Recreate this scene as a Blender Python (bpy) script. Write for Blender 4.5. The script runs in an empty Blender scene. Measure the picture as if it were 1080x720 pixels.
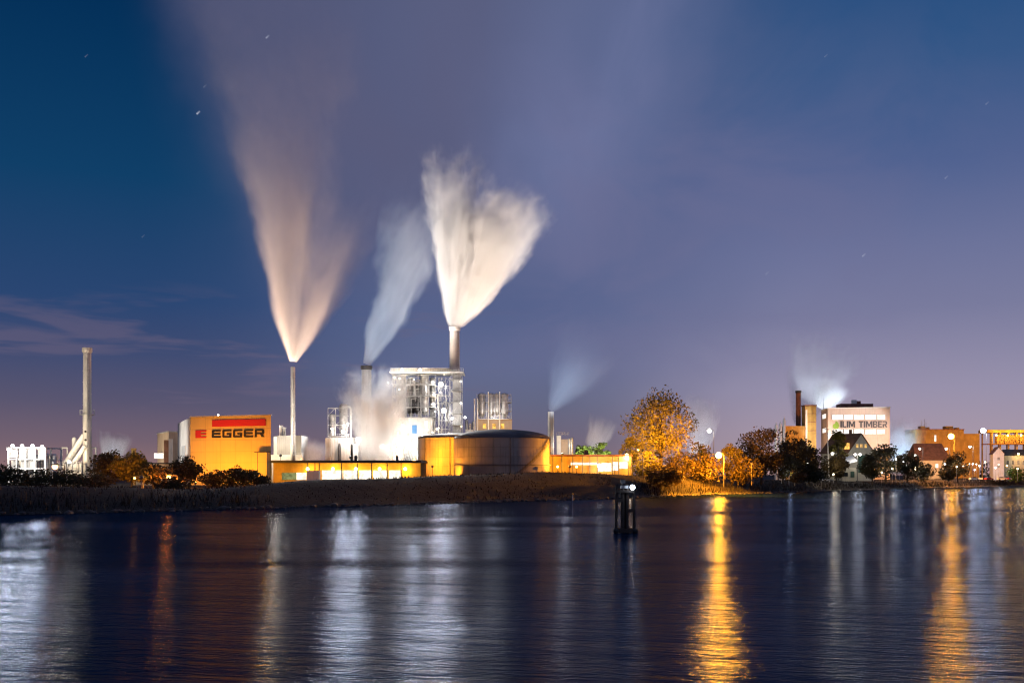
import bpy, bmesh, math, random
from mathutils import Vector, Matrix, noise as mnoise
from bpy import context

C = bpy.context.scene.collection
SC = bpy.context.scene
F = 1050.0          # focal length in photograph pixels (1080 wide)
CAMZ = 6.0          # eye height above the river
HY = 500.0          # row of the horizon in the photograph
GZ = 3.2            # yard level behind the dike


def X(px, D): return (px - 540.0) / F * D
def Z(py, D): return CAMZ + (HY - py) / F * D
def W(px, py, D): return Vector((X(px, D), D, Z(py, D)))
def lin(r, g, b):
    f = lambda c: (c / 255.0 / 12.92) if c / 255.0 <= 0.04045 else ((c / 255.0 + 0.055) / 1.055) ** 2.4
    return (f(r), f(g), f(b), 1.0)


# ------------------------------------------------------------------ node helpers
class NT:
    def __init__(self, nt):
        self.nt = nt
    def node(self, t, **kw):
        n = self.nt.nodes.new(t)
        for k, v in kw.items():
            setattr(n, k, v)
        return n
    def link(self, a, b): self.nt.links.new(a, b)
    def put(self, sock, v):
        if hasattr(v, 'is_output'): self.link(v, sock)
        elif v is not None: sock.default_value = v
    def m(self, op, a, b=None, c=None, clamp=False):
        n = self.node('ShaderNodeMath', operation=op, use_clamp=clamp)
        self.put(n.inputs[0], a)
        if b is not None: self.put(n.inputs[1], b)
        if c is not None: self.put(n.inputs[2], c)
        return n.outputs[0]
    def add(self, a, b): return self.m('ADD', a, b)
    def sub(self, a, b): return self.m('SUBTRACT', a, b)
    def mul(self, a, b): return self.m('MULTIPLY', a, b)
    def div(self, a, b): return self.m('DIVIDE', a, b)
    def step(self, x, a, b, lo=0.0, hi=1.0):
        n = self.node('ShaderNodeMapRange', interpolation_type='SMOOTHSTEP')
        self.put(n.inputs[0], x)
        for i, v in enumerate((a, b, lo, hi)): self.put(n.inputs[i + 1], v)
        return n.outputs[0]
    def mix(self, f, a, b, blend='MIX'):
        n = self.node('ShaderNodeMix', data_type='RGBA', blend_type=blend)
        self.put(n.inputs[0], f); self.put(n.inputs[6], a); self.put(n.inputs[7], b)
        return n.outputs[2]
    def ramp(self, x, stops):
        n = self.node('ShaderNodeValToRGB')
        e = n.color_ramp.elements
        while len(e) < len(stops): e.new(0.5)
        for k, (p, c) in enumerate(stops):
            e[k].position = p; e[k].color = c
        self.put(n.inputs[0], x)
        return n.outputs[0]
    def xyz(self, x, y, z):
        n = self.node('ShaderNodeCombineXYZ')
        for i, v in enumerate((x, y, z)): self.put(n.inputs[i], v)
        return n.outputs[0]
    def sep(self, v):
        n = self.node('ShaderNodeSeparateXYZ'); self.link(v, n.inputs[0])
        return n.outputs
    def noise(self, vec, scale, detail=3.0, rough=0.55, dist=0.0):
        n = self.node('ShaderNodeTexNoise')
        if vec is not None: self.link(vec, n.inputs['Vector'])
        n.inputs['Scale'].default_value = scale; n.inputs['Detail'].default_value = detail
        n.inputs['Roughness'].default_value = rough; n.inputs['Distortion'].default_value = dist
        return n.outputs['Fac']
    def mapped(self, vec, scale):
        n = self.node('ShaderNodeMapping')
        self.link(vec, n.inputs['Vector']); n.inputs['Scale'].default_value = scale
        return n.outputs[0]


def new_mat(name):
    m = bpy.data.materials.new(name); m.use_nodes = True
    m.node_tree.nodes.clear()
    t = NT(m.node_tree)
    out = t.node('ShaderNodeOutputMaterial')
    return m, t, out


def surf(name, col, rough=0.7, metal=0.0, var=0.3, scale=0.4, streak=0.0, corr=0.0, corr_pitch=0.4, bump=0.0, dirt=None, plates=None):
    """painted / clad surface: blotchy tint, rain streaks running down, optional corrugation"""
    m, t, out = new_mat(name)
    b = t.node('ShaderNodeBsdfPrincipled')
    b.inputs['Roughness'].default_value = rough; b.inputs['Metallic'].default_value = metal
    tc = t.node('ShaderNodeTexCoord').outputs['Object']
    c0 = tuple(max(0, v * (1 - var)) for v in col[:3]) + (1,)
    c1 = tuple(min(1, v * (1 + var * 0.6)) for v in col[:3]) + (1,)
    f = t.step(t.noise(tc, scale, 5.0, 0.6), 0.3, 0.7)
    colr = t.mix(f, c0, c1)
    if streak:
        s = t.step(t.noise(t.mapped(tc, (1.6, 1.6, 0.09)), 1.0, 4.0, 0.6), 0.48, 0.75)
        d = dirt or tuple(v * 0.45 for v in col[:3]) + (1,)
        colr = t.mix(t.mul(s, streak), colr, d)
    if plates:
        px_, py_, pz_ = t.sep(tc)
        if plates[0] == 'round': uu = t.mul(t.m('ARCTAN2', py_, px_), plates[1])
        else: uu = t.add(px_, t.mul(py_, .3))
        bk = t.node('ShaderNodeTexBrick'); t.link(t.xyz(uu, pz_, 0.0), bk.inputs['Vector'])
        bk.inputs['Scale'].default_value = 1.0; bk.inputs['Brick Width'].default_value = plates[2]; bk.inputs['Row Height'].default_value = plates[3]
        bk.inputs['Mortar Size'].default_value = .07; bk.inputs['Mortar Smooth'].default_value = .6; bk.offset = plates[4]
        bk.inputs['Color1'].default_value = (1, 1, 1, 1); bk.inputs['Color2'].default_value = (.90, .90, .90, 1); bk.inputs['Mortar'].default_value = (.70, .70, .70, 1)
        colr = t.mix(1.0, colr, bk.outputs['Color'], 'MULTIPLY')
    t.link(colr, b.inputs['Base Color'])
    if corr or bump:
        h = None
        if corr:
            x, y, z = t.sep(tc)
            w = t.m('SINE', t.mul(t.add(x, t.mul(y, 0.8)), 6.2832 / corr_pitch))
            h = t.mul(w, 0.04 * corr)
        if bump:
            nb = t.mul(t.noise(tc, scale * 8, 4.0, 0.6), bump)
            h = nb if h is None else t.add(h, nb)
        bp = t.node('ShaderNodeBump'); bp.inputs['Strength'].default_value = 0.7; bp.inputs['Distance'].default_value = 1.0
        t.link(h, bp.inputs['Height']); t.link(bp.outputs[0], b.inputs['Normal'])
    t.link(b.outputs[0], out.inputs['Surface'])
    return m


def emit(name, col, strength, lumpy=0.0, scale=0.8):
    """a lamp lens or a lit room seen through its window"""
    m, t, out = new_mat(name)
    e = t.node('ShaderNodeEmission'); e.inputs['Color'].default_value = tuple(col[:3]) + (1,)
    if lumpy:
        tc = t.node('ShaderNodeTexCoord').outputs['Object']
        n = t.step(t.noise(tc, scale, 3.0, 0.6), 0.35, 0.65, 1.0 - lumpy, 1.0)
        t.link(t.mul(n, strength), e.inputs['Strength'])
    else:
        e.inputs['Strength'].default_value = strength
    t.link(e.outputs[0], out.inputs['Surface'])
    return m


def leafmat(name, a, b, c):
    m, t, out = new_mat(name)
    geo = t.node('ShaderNodeNewGeometry')
    tc = t.node('ShaderNodeTexCoord').outputs['Object']
    col = t.ramp(geo.outputs['Random Per Island'], [(0.0, a), (0.5, b), (1.0, c)])
    d = t.node('ShaderNodeBsdfPrincipled'); d.inputs['Roughness'].default_value = 0.6
    tr = t.node('ShaderNodeBsdfTranslucent')
    t.link(col, d.inputs['Base Color']); t.link(col, tr.inputs['Color'])
    mx = t.node('ShaderNodeMixShader'); mx.inputs[0].default_value = 0.35
    t.link(d.outputs[0], mx.inputs[1]); t.link(tr.outputs[0], mx.inputs[2])
    t.link(mx.outputs[0], out.inputs['Surface'])
    return m


# ------------------------------------------------------------------ object helpers
def wloc(o):
    v = Vector((0, 0, 0))
    while o is not None:
        v += o.location; o = o.parent
    return v


def tag(o, label=None, cat=None, group=None, kind=None):
    if label: o['label'] = label
    if cat: o['category'] = cat
    if group: o['group'] = group
    if kind: o['kind'] = kind
    return o


def thing(name, label, cat, loc, group=None):
    o = bpy.data.objects.new(name, None); o.empty_display_size = 0.5
    C.objects.link(o); o.location = loc
    return tag(o, label, cat, group)


class MB:
    """collects shapes and links them as ONE mesh object"""
    def __init__(self): self.bm = bmesh.new(); self.mats = []
    def face(self, pts):
        try: return self.bm.faces.new([self.bm.verts.new(p) for p in pts])
        except ValueError: return None
    def prism(self, foot, z0, z1):
        n = len(foot)
        zt = z1 if isinstance(z1, (list, tuple)) else [z1] * n
        a = [self.bm.verts.new((p[0], p[1], z0)) for p in foot]
        b = [self.bm.verts.new((p[0], p[1], zt[i])) for i, p in enumerate(foot)]
        self.bm.faces.new(a[::-1]); self.bm.faces.new(b)
        for i in range(n):
            j = (i + 1) % n
            self.bm.faces.new((a[i], a[j], b[j], b[i]))
        return self
    def box(self, c, s, rz=0.0):
        x, y, z = s[0] / 2, s[1] / 2, s[2] / 2
        ca, sa = math.cos(rz), math.sin(rz)
        f = [(c[0] + ca * u - sa * v, c[1] + sa * u + ca * v) for u, v in ((-x, -y), (x, -y), (x, y), (-x, y))]
        return self.prism(f, c[2] - z, c[2] + z)
    def bar(self, p0, p1, w, h=None):
        """rectangular bar between two points"""
        return self.cyl(p0, p1, w * 0.7071, None, 4)
    def cyl(self, p0, p1, r0, r1=None, seg=14, caps=True):
        p0, p1 = Vector(p0), Vector(p1)
        r1 = r0 if r1 is None else r1
        d = (p1 - p0)
        if d.length < 1e-6: return self
        d.normalize()
        up = Vector((0, 0, 1)) if abs(d.z) < 0.95 else Vector((1, 0, 0))
        u = d.cross(up).normalized(); v = d.cross(u)
        ra, rb = [], []
        off = math.pi / 4 if seg == 4 else 0
        for i in range(seg):
            a = 2 * math.pi * i / seg + off
            w = u * math.cos(a) + v * math.sin(a)
            ra.append(self.bm.verts.new(p0 + w * r0)); rb.append(self.bm.verts.new(p1 + w * r1))
        for i in range(seg):
            j = (i + 1) % seg
            self.bm.faces.new((ra[i], rb[i], rb[j], ra[j])).smooth = seg > 4
        if caps:
            self.bm.faces.new(ra); self.bm.faces.new(rb[::-1])
        return self
    def tube(self, pts, r, seg=8):
        for a, b in zip(pts, pts[1:]): self.cyl(a, b, r, None, seg)
        return self
    def lathe(self, x, y, prof, seg=24, close=True):
        rings = []
        for r, z in prof:
            rings.append([self.bm.verts.new((x + r * math.cos(2 * math.pi * i / seg), y + r * math.sin(2 * math.pi * i / seg), z)) for i in range(seg)])
        for a, b in zip(rings, rings[1:]):
            for i in range(seg):
                j = (i + 1) % seg
                self.bm.faces.new((a[i], a[j], b[j], b[i])).smooth = True
        if close:
            self.bm.faces.new(rings[0][::-1]); self.bm.faces.new(rings[-1])
        return self
    def ball(self, c, r, seg=12):
        prof = [(max(r * math.sin(math.pi * k / 8), 0.002), c[2] - r * math.cos(math.pi * k / 8)) for k in range(9)]
        return self.lathe(c[0], c[1], prof, seg)
    def build(self, name, mat, parent=None, label=None):
        me = bpy.data.meshes.new(name)
        bmesh.ops.recalc_face_normals(self.bm, faces=self.bm.faces)
        if parent is not None:
            w = wloc(parent)
            bmesh.ops.translate(self.bm, vec=-w, verts=self.bm.verts)
        self.bm.to_mesh(me); self.bm.free()
        me.materials.append(mat)
        try: me.set_sharp_from_angle(angle=math.radians(32))
        except Exception: pass
        o = bpy.data.objects.new(name, me); C.objects.link(o)
        if parent is not None: o.parent = parent
        if label: o['label'] = label
        return o


def copy_tree(o, parent=None):
    c = o.copy(); C.objects.link(c)
    if parent is not None: c.parent = parent
    for ch in list(o.children): copy_tree(ch, c)
    return c


LIGHT_SCALE = [1.0]
def light(kind, loc, col, power, parent=None, radius=0.4, target=None, cone=None, blend=0.5):
    l = bpy.data.lights.new('lamp_light', kind)
    l.color = col[:3]; l.energy = power * LIGHT_SCALE[0]; l.shadow_soft_size = radius
    if kind == 'SPOT' and cone: l.spot_size = math.radians(cone); l.spot_blend = blend
    o = bpy.data.objects.new('lamp_light', l); C.objects.link(o)
    loc = Vector(loc)
    o.location = loc - (wloc(parent) if parent is not None else Vector((0, 0, 0)))
    if parent is not None: o.parent = parent
    if target is not None:
        o.rotation_euler = (Vector(target) - loc).to_track_quat('-Z', 'Y').to_euler()
    return o


# ------------------------------------------------------------------ materials
SOD = (1.0, 0.34, 0.012)
DEEP = (1.0, 0.24, 0.02)
WARM = (1.0, 0.78, 0.50)
WHITE = (1.0, 0.93, 0.84)
COOL = (0.72, 0.84, 1.0)

MT = dict(
    white_clad=surf('white_cladding', (0.62, 0.61, 0.58), 0.55, 0, 0.15, 0.2, 0.35, corr=1.0, corr_pitch=0.5),
    grey_clad=surf('grey_cladding', (0.42, 0.42, 0.42), 0.55, 0, 0.2, 0.2, 0.35, corr=1.0, corr_pitch=0.6),
    tan_clad=surf('tan_cladding', (0.45, 0.36, 0.28), 0.6, 0, 0.2, 0.2, 0.4, corr=1.0),
    facade=surf('sodium_tinted_facade', (0.64, 0.47, 0.15), 0.6, 0, 0.12, 0.08, 0.16, corr=0.0, corr_pitch=0.45, plates=('flat', 0, 3.9, 2.9, 0.0)),  # pale cladding with the yellow of the sodium light put into its colour
    steel=surf('galvanised_steel', (0.50, 0.50, 0.50), 0.38, 0.6, 0.35, 0.8, 0.4),
    dark_steel=surf('dark_steel', (0.10, 0.10, 0.105), 0.5, 0.3, 0.4, 0.8, 0.3),
    chimney=surf('chimney_steel', (0.55, 0.53, 0.50), 0.45, 0.2, 0.2, 0.15, 0.5),
    soot=surf('soot_black', (0.05, 0.045, 0.04), 0.8, 0, 0.4, 0.8),
    concrete=surf('concrete', (0.30, 0.29, 0.27), 0.85, 0, 0.3, 0.25, 0.5, bump=0.02),
    tank=surf('tank_shell', (0.36, 0.31, 0.25), 0.55, 0.1, 0.25, 0.12, 0.7, plates=('round', 13.5, 5.2, 2.6, 0.5)),  # shell colour yellowed to deepen the sodium light on it
    tank_roof=surf('tank_roof_felt', (0.09, 0.09, 0.095), 0.8, 0, 0.35, 0.12),
    roof_dark=surf('dark_roof_felt', (0.05, 0.052, 0.058), 0.8, 0, 0.3, 0.2),
    roof_red=surf('red_tiles', (0.20, 0.075, 0.05), 0.8, 0, 0.35, 0.6, bump=0.03),
    roof_brown=surf('brown_tiles', (0.13, 0.07, 0.05), 0.8, 0, 0.35, 0.6, bump=0.03),
    brick=surf('red_brick', (0.28, 0.13, 0.08), 0.85, 0, 0.3, 0.6, 0.3, bump=0.02),
    ochre=surf('ochre_render', (0.46, 0.31, 0.09), 0.8, 0, 0.25, 0.3, 0.4),
    cream=surf('cream_render', (0.55, 0.50, 0.38), 0.8, 0, 0.15, 0.3, 0.3),
    render=surf('salmon_render', (0.52, 0.44, 0.38), 0.8, 0, 0.15, 0.12, 0.35),
    white=surf('white_paint', (0.72, 0.72, 0.70), 0.6, 0, 0.1, 0.5, 0.25),
    green_wall=surf('dark_green_boards', (0.06, 0.12, 0.09), 0.8, 0, 0.3, 0.5, 0.3),
    red=surf('red_sign_paint', (0.50, 0.012, 0.01), 0.6, 0, 0.0, 0.4),
    black=surf('black_sign_paint', (0.012, 0.012, 0.014), 0.7, 0, 0.0, 0.4),
    charcoal=surf('charcoal_lettering', (0.05, 0.05, 0.06), 0.5, 0, 0.2, 0.4),
    leaf_green=surf('green_logo_paint', (0.22, 0.38, 0.05), 0.5, 0, 0.1, 0.4),
    blue=surf('blue_panel_paint', (0.08, 0.22, 0.45), 0.5, 0, 0.1, 0.4),
    yellow=surf('yellow_paint', (0.70, 0.45, 0.03), 0.5, 0, 0.1, 0.4),
    timber=surf('wet_dark_timber', (0.045, 0.030, 0.022), 0.7, 0, 0.5, 1.0, 0.5, bump=0.05),
    sawn=surf('sawn_timber', (0.40, 0.26, 0.12), 0.8, 0, 0.4, 1.5, bump=0.05),
    bark=surf('bark', (0.07, 0.05, 0.035), 0.9, 0, 0.4, 1.0, bump=0.05),
    rubber=surf('tyre_rubber', (0.02, 0.02, 0.02), 0.8, 0, 0.2, 1.0),
    glass=surf('dark_glass', (0.03, 0.035, 0.04), 0.1, 0, 0.2, 1.0),
    car_white=surf('white_car_paint', (0.65, 0.65, 0.66), 0.3, 0, 0.05, 1.0),
    car_red=surf('red_car_paint', (0.40, 0.02, 0.015), 0.3, 0, 0.05, 1.0),
    car_grey=surf('grey_car_paint', (0.18, 0.19, 0.20), 0.3, 0.3, 0.05, 1.0),
    l_white=emit('white_lamp_lens', WHITE, 14), l_warm=emit('warm_lamp_lens', WARM, 12),
    l_sod=emit('sodium_lamp_lens', (1.0, 0.50, 0.10), 30), l_deep=emit('deep_sodium_lamp_lens', (1.0, 0.40, 0.10), 14),
    l_cool=emit('cool_lamp_lens', COOL, 20),
    bay=emit('lit_loading_bay', (1.0, 0.90, 0.72), 2.2, 0.55, 0.6), bay_green=emit('dim_green_window', (0.55, 0.55, 0.22), 0.55, 0.5, 0.7),
    win_warm=emit('warm_lit_window', (1.0, 0.55, 0.12), 1.6, 0.6, 0.9), win_white=emit('white_lit_window', (1.0, 0.93, 0.84), 1.7, 0.35, 0.35),
    tail=emit('red_signal_lens', (1.0, 0.03, 0.02), 6), grn=emit('green_signal_lens', (0.1, 1.0, 0.2), 4),
    leaf_orange=leafmat('autumn_leaves', (0.15, 0.12, 0.014, 1), (0.18, 0.15, 0.02, 1), (0.09, 0.07, 0.015, 1)),
    leaf_yellow=leafmat('yellow_leaves', (0.20, 0.13, 0.02, 1), (0.24, 0.16, 0.025, 1), (0.14, 0.10, 0.02, 1)),
    leaf_fresh=leafmat('fresh_green_leaves', (0.07, 0.12, 0.015, 1), (0.10, 0.15, 0.02, 1), (0.05, 0.09, 0.012, 1)),
    leaf_dark=leafmat('dark_leaves', (0.028, 0.032, 0.012, 1), (0.045, 0.042, 0.016, 1), (0.06, 0.045, 0.02, 1)),
    leaf_brown=leafmat('brown_leaves', (0.07, 0.048, 0.014, 1), (0.09, 0.06, 0.016, 1), (0.045, 0.033, 0.012, 1)),
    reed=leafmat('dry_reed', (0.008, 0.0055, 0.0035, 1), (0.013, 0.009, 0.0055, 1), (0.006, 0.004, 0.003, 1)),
)

# ------------------------------------------------------------------ camera and render settings
cam = bpy.data.cameras.new('camera'); co = bpy.data.objects.new('camera', cam); C.objects.link(co)
co.location = (0, 0, CAMZ); co.rotation_euler = (math.radians(90), 0, 0)
cam.sensor_width = 36; cam.lens = F / 1080 * 36; cam.shift_y = (HY - 360) / 1080
cam.clip_start = 0.5; cam.clip_end = 20000
SC.camera = co
SC.cycles.filter_width = 1.2
SC.view_settings.view_transform = 'Standard'; SC.view_settings.look = 'None'
SC.view_settings.exposure = 0; SC.view_settings.gamma = 1
cy = SC.cycles
cy.use_denoising = True
cy.use_adaptive_sampling = False
try: cy.denoiser = 'OPENIMAGEDENOISE'
except Exception: pass
cy.max_bounces = 5; cy.diffuse_bounces = 2; cy.glossy_bounces = 2; cy.transmission_bounces = 2; cy.volume_bounces = 2
cy.transparent_max_bounces = 8
cy.caustics_reflective = False; cy.caustics_refractive = False
cy.sample_clamp_indirect = 3.0; cy.sample_clamp_direct = 30.0
cy.volume_max_steps = 256
try: cy.use_light_tree = True
except Exception: pass

# ------------------------------------------------------------------ night sky
world = bpy.data.worlds.new('World'); SC.world = world; world.use_nodes = True
wt = world.node_tree; wt.nodes.clear(); t = NT(wt)
wo = t.node('ShaderNodeOutputWorld'); bg = t.node('ShaderNodeBackground')
tc = t.node('ShaderNodeTexCoord').outputs['Generated']
dx, dy, dz = t.sep(tc)
el = t.m('DIVIDE', dz, 0.45, clamp=True)
nz = t.sub(t.noise(tc, 4.5, 5.0, 0.55), 0.5)
left = t.ramp(el, [(0.0, lin(146, 114, 112)), (0.07, lin(116, 98, 112)), (0.15, lin(90, 86, 112)), (0.25, lin(64, 76, 114)), (0.36, lin(42, 70, 114)), (0.60, lin(16, 63, 104)), (0.97, lin(1, 43, 84)), (1.0, lin(1, 40, 80))])
right = t.ramp(el, [(0.0, lin(184, 148, 146)), (0.06, lin(170, 152, 166)), (0.18, lin(152, 145, 171)), (0.34, lin(122, 124, 158)), (0.46, lin(108, 115, 154)), (0.62, lin(80, 98, 144)), (0.8, lin(50, 86, 134)), (1.0, lin(28, 74, 124))])
mid = t.ramp(el, [(0.0, lin(134, 110, 116)), (0.07, lin(110, 100, 118)), (0.16, lin(100, 104, 132)), (0.24, lin(97, 106, 142)), (0.36, lin(86, 99, 140)), (0.6, lin(86, 98, 138)), (1.0, lin(88, 98, 134))])
col = t.mix(t.step(t.add(dx, t.mul(nz, 0.10)), -0.34, -0.06), left, mid)
col = t.mix(t.step(t.add(dx, t.mul(nz, 0.14)), 0.02, 0.30), col, right)
# steam that has drifted up and spread over the works: a thin mauve veil
xl = t.sub(t.add(dx, t.mul(nz, 0.10)), t.sub(-0.245, t.mul(t.sub(dz, 0.20), 0.22)))
veil = t.mul(t.step(xl, -0.035, 0.05), t.step(dx, 0.06, -0.06))
veil = t.mul(veil, t.step(dz, 0.12, 0.30))
veil = t.mul(veil, t.step(t.noise(t.mapped(tc, (1.0, 1.0, 0.55)), 7.0, 4.0, 0.5, 0.4), 0.25, 0.7, 0.55, 1.0))
col = t.mix(t.mul(veil, 0.9), col, lin(90, 92, 123))
# pale blue drift leaning to the right
band = t.sub(t.add(dx, t.mul(nz, 0.06)), t.add(0.035, t.mul(t.sub(dz, 0.25), 0.36)))
bm_ = t.mul(t.step(t.m('ABSOLUTE', band), 0.13, 0.0), t.step(t.noise(t.mapped(tc, (1.0, 1.0, 0.5)), 9.0, 4.0, 0.55, 0.6), 0.25, 0.75, 0.35, 1.0))
bm_ = t.mul(bm_, t.step(dz, 0.16, 0.28))
col = t.mix(t.mul(bm_, 0.8), col, lin(112, 120, 160))
# lumpy mauve haze carried off to the right
hz = t.noise(t.mapped(tc, (1.0, 1.0, 1.6)), 5.0, 5.0, 0.55, 0.5)
hm = t.mul(t.step(hz, 0.40, 0.68), t.mul(t.step(dx, -0.12, 0.06), t.step(dx, 0.52, 0.20)))
hm = t.mul(hm, t.mul(t.step(dz, 0.06, 0.16), t.step(dz, 0.46, 0.26)))
col = t.mix(t.mul(hm, 0.5), col, lin(112, 112, 148))
# stratus streaks low on the left
sv = t.noise(t.mapped(tc, (3.2, 3.2, 26.0)), 1.6, 4.0, 0.55, 0.3)
sm = t.mul(t.step(sv, 0.52, 0.66), t.step(dx, 0.06, -0.12))
sm = t.mul(sm, t.mul(t.step(dz, 0.02, 0.07), t.step(dz, 0.19, 0.13)))
col = t.mix(t.mul(sm, 0.42), col, lin(112, 100, 124))
# a few stars
stars = None
for sx, sy, br, sz in ((208, 120, 1.0, 1.0), (281, 40, .7, .9), (910, 270, .5, .9), (997, 188, .3, .8), (808, 289, .3, .7), (215, 92, .25, .7), (90, 60, .2, .7), (150, 250, .15, .7), (870, 60, .2, .7), (1040, 110, .25, .7)):
    for k in range(3):
        d = Vector(((sx + k * 1.1 - 540) / F, 1, (HY - sy + k * 1.0) / F)).normalized()
        n = t.node('ShaderNodeVectorMath', operation='DISTANCE'); t.link(tc, n.inputs[0]); n.inputs[1].default_value = d
        q = t.mul(t.step(n.outputs['Value'], 0.0012 * sz, 0.0003), br * (1.0, .8, .5)[k])
        stars = q if stars is None else t.m('MAXIMUM', stars, q)
col = t.mix(t.m('MULTIPLY', stars, 0.6, clamp=True), col, lin(200, 205, 225))
t.link(col, bg.inputs['Color']); bg.inputs['Strength'].default_value = 1.0
t.link(bg.outputs[0], wo.inputs['Surface'])
# faint moon
sun = bpy.data.lights.new('moon', 'SUN'); sun.energy = 0.03; sun.angle = math.radians(0.5); sun.color = (0.8, 0.88, 1.0)
so = bpy.data.objects.new('moon', sun); C.objects.link(so); so.rotation_euler = (math.radians(50), 0, math.radians(-35))

# ------------------------------------------------------------------ terrain and river
SH = [(-900, -900), (-420, -210), (-160, 56), (-75, 146), (-8, 211), (23, 243), (91, 331), (160, 412), (270, 525), (620, 880), (2600, 2900)]
CREST = [4.0, 4.0, 4.0, 4.0, 4.6, 6.6, 3.9, 3.2, 3.8, 4, 4]
def dense_shore():
    pts = []
    for i in range(len(SH) - 1):
        a, b = Vector(SH[i]), Vector(SH[i + 1])
        n = max(1, int((b - a).length / 7.0)) if 1 <= i <= 8 else 6
        for k in range(n):
            f = k / n
            pts.append((a.lerp(b, f), CREST[i] * (1 - f) + CREST[i + 1] * f))
    pts.append((Vector(SH[-1]), CREST[-1]))
    return pts
shore = dense_shore()
NRM = Vector((-0.72, 0.69))
# the dike dips where px 150..290 looks across it
def crest_h(p, c):
    px = 540 + F * p.x / max(p.y, 1)
    if p.y > 100:
        if px < 330: c = 4.0 - 0.7 * max(0, min(1, (px - 120) / 120)) if px < 290 else 3.3 + (px - 290) / 40 * 0.6
        elif px < 440: c = 3.9 + (px - 330) / 110 * 1.0
        elif px < 640: c = 4.9 + (px - 440) / 200 * 1.6
    return c
m, t, out = new_mat('dike_ground')
b = t.node('ShaderNodeBsdfPrincipled'); b.inputs['Roughness'].default_value = 0.95
tco = t.node('ShaderNodeTexCoord').outputs['Object']
f1 = t.noise(tco, 0.12, 6.0, 0.65); f2 = t.noise(tco, 1.4, 5.0, 0.7)
cc = t.mix(t.step(f1, 0.35, 0.65), (0.010, 0.007, 0.005, 1), (0.019, 0.012, 0.008, 1))
cc = t.mix(t.mul(t.step(f2, 0.45, 0.7), 0.6), cc, (0.016, 0.013, 0.007, 1))
t.link(cc, b.inputs['Base Color'])
bp = t.node('ShaderNodeBump'); bp.inputs['Strength'].default_value = 0.9; bp.inputs['Distance'].default_value = 0.35
t.link(t.add(f2, t.mul(f1, 2.0)), bp.inputs['Height']); t.link(bp.outputs[0], b.inputs['Normal'])
t.link(b.outputs[0], out.inputs['Surface'])
MT['ground'] = m
def ground_profile(p, c):
    c = crest_h(p, c)
    return [(-6, -1.5), (0, -0.15), (1.5, 0.35), (5, 1.2), (10, 1.2 + (c - 1.2) * 0.55), (15, c - 0.15), (18, c), (22, c), (30, max(GZ, c - 2.2)), (42, GZ), (80, GZ), (160, GZ), (320, GZ), (700, GZ), (1800, GZ), (6000, GZ)]
bmx = bmesh.new(); rows = []
for p, c in shore:
    row = []
    for tt, z in ground_profile(p, c):
        q = p + NRM * tt
        nn = mnoise.noise((q.x * 0.06, q.y * 0.06, 0)) * (0.35 if 1 < tt < 60 else 0.0) + mnoise.noise((q.x * 0.4, q.y * 0.4, 3)) * (0.12 if 0 <= tt < 60 else 0)
        jit = mnoise.noise((p.x * 0.07, p.y * 0.07, 7)) * (1.6 if tt < 8 else 0)
        q = q + NRM * jit
        row.append(bmx.verts.new((q.x, q.y, z + nn)))
    rows.append(row)
for a, b_ in zip(rows, rows[1:]):
    for i in range(len(a) - 1):
        bmx.faces.new((a[i], a[i + 1], b_[i + 1], b_[i])).smooth = True
me = bpy.data.meshes.new('ground'); bmesh.ops.recalc_face_normals(bmx, faces=bmx.faces)
bmx.to_mesh(me); bmx.free(); me.materials.append(MT['ground'])
g = bpy.data.objects.new('ground', me); C.objects.link(g); tag(g, 'dark grassy dike and yard on the far bank', 'ground', kind='structure')

m, t, out = new_mat('river_water')
b = t.node('ShaderNodeBsdfAnisotropic'); b.distribution = 'BECKMANN'; b.inputs['Color'].default_value = (0.20, 0.235, 0.31, 1)
dif = t.node('ShaderNodeBsdfDiffuse'); dif.inputs['Color'].default_value = (0.008, 0.022, 0.055, 1)
fre = t.node('ShaderNodeFresnel'); fre.inputs['IOR'].default_value = 1.33
tco = t.node('ShaderNodeTexCoord').outputs['Object']
patch = t.noise(t.mapped(tco, (0.010, 0.035, 1)), 1.0, 4.0, 0.6, 0.5)
t.link(t.step(patch, 0.36, 0.66, 0.09, 0.25), b.inputs['Roughness'])
rn = t.node('ShaderNodeMapping'); t.link(tco, rn.inputs['Vector']); rn.inputs['Rotation'].default_value = (0, 0, math.radians(14)); rot = rn.outputs[0]
w1 = t.noise(t.mapped(rot, (0.15, 0.55, 1)), 1.0, 5.0, 0.62, 0.3)
w2 = t.noise(t.mapped(rot, (1.0, 2.8, 1)), 1.0, 4.0, 0.6, 0.2)
w3 = t.noise(t.mapped(rot, (3.2, 6.0, 1)), 1.0, 3.0, 0.6, 0.2)
h = t.add(t.add(t.mul(w1, 0.70), t.mul(w2, 0.20)), t.mul(w3, 0.07))
bp = t.node('ShaderNodeBump'); bp.inputs['Strength'].default_value = 0.42; bp.inputs['Distance'].default_value = 0.8
t.link(h, bp.inputs['Height']); t.link(bp.outputs[0], b.inputs['Normal']); t.link(bp.outputs[0], fre.inputs['Normal'])
mxs = t.node('ShaderNodeMixShader'); t.link(fre.outputs[0], mxs.inputs[0]); t.link(dif.outputs[0], mxs.inputs[1]); t.link(b.outputs[0], mxs.inputs[2])
t.link(mxs.outputs[0], out.inputs['Surface'])
wat = MB(); wat.face([(-2500, -900, 0), (4000, -900, 0), (4000, 5000, 0), (-2500, 5000, 0)])
o = wat.build('water', m); tag(o, 'dark river water with long lamp reflections', 'water', kind='structure')

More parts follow.
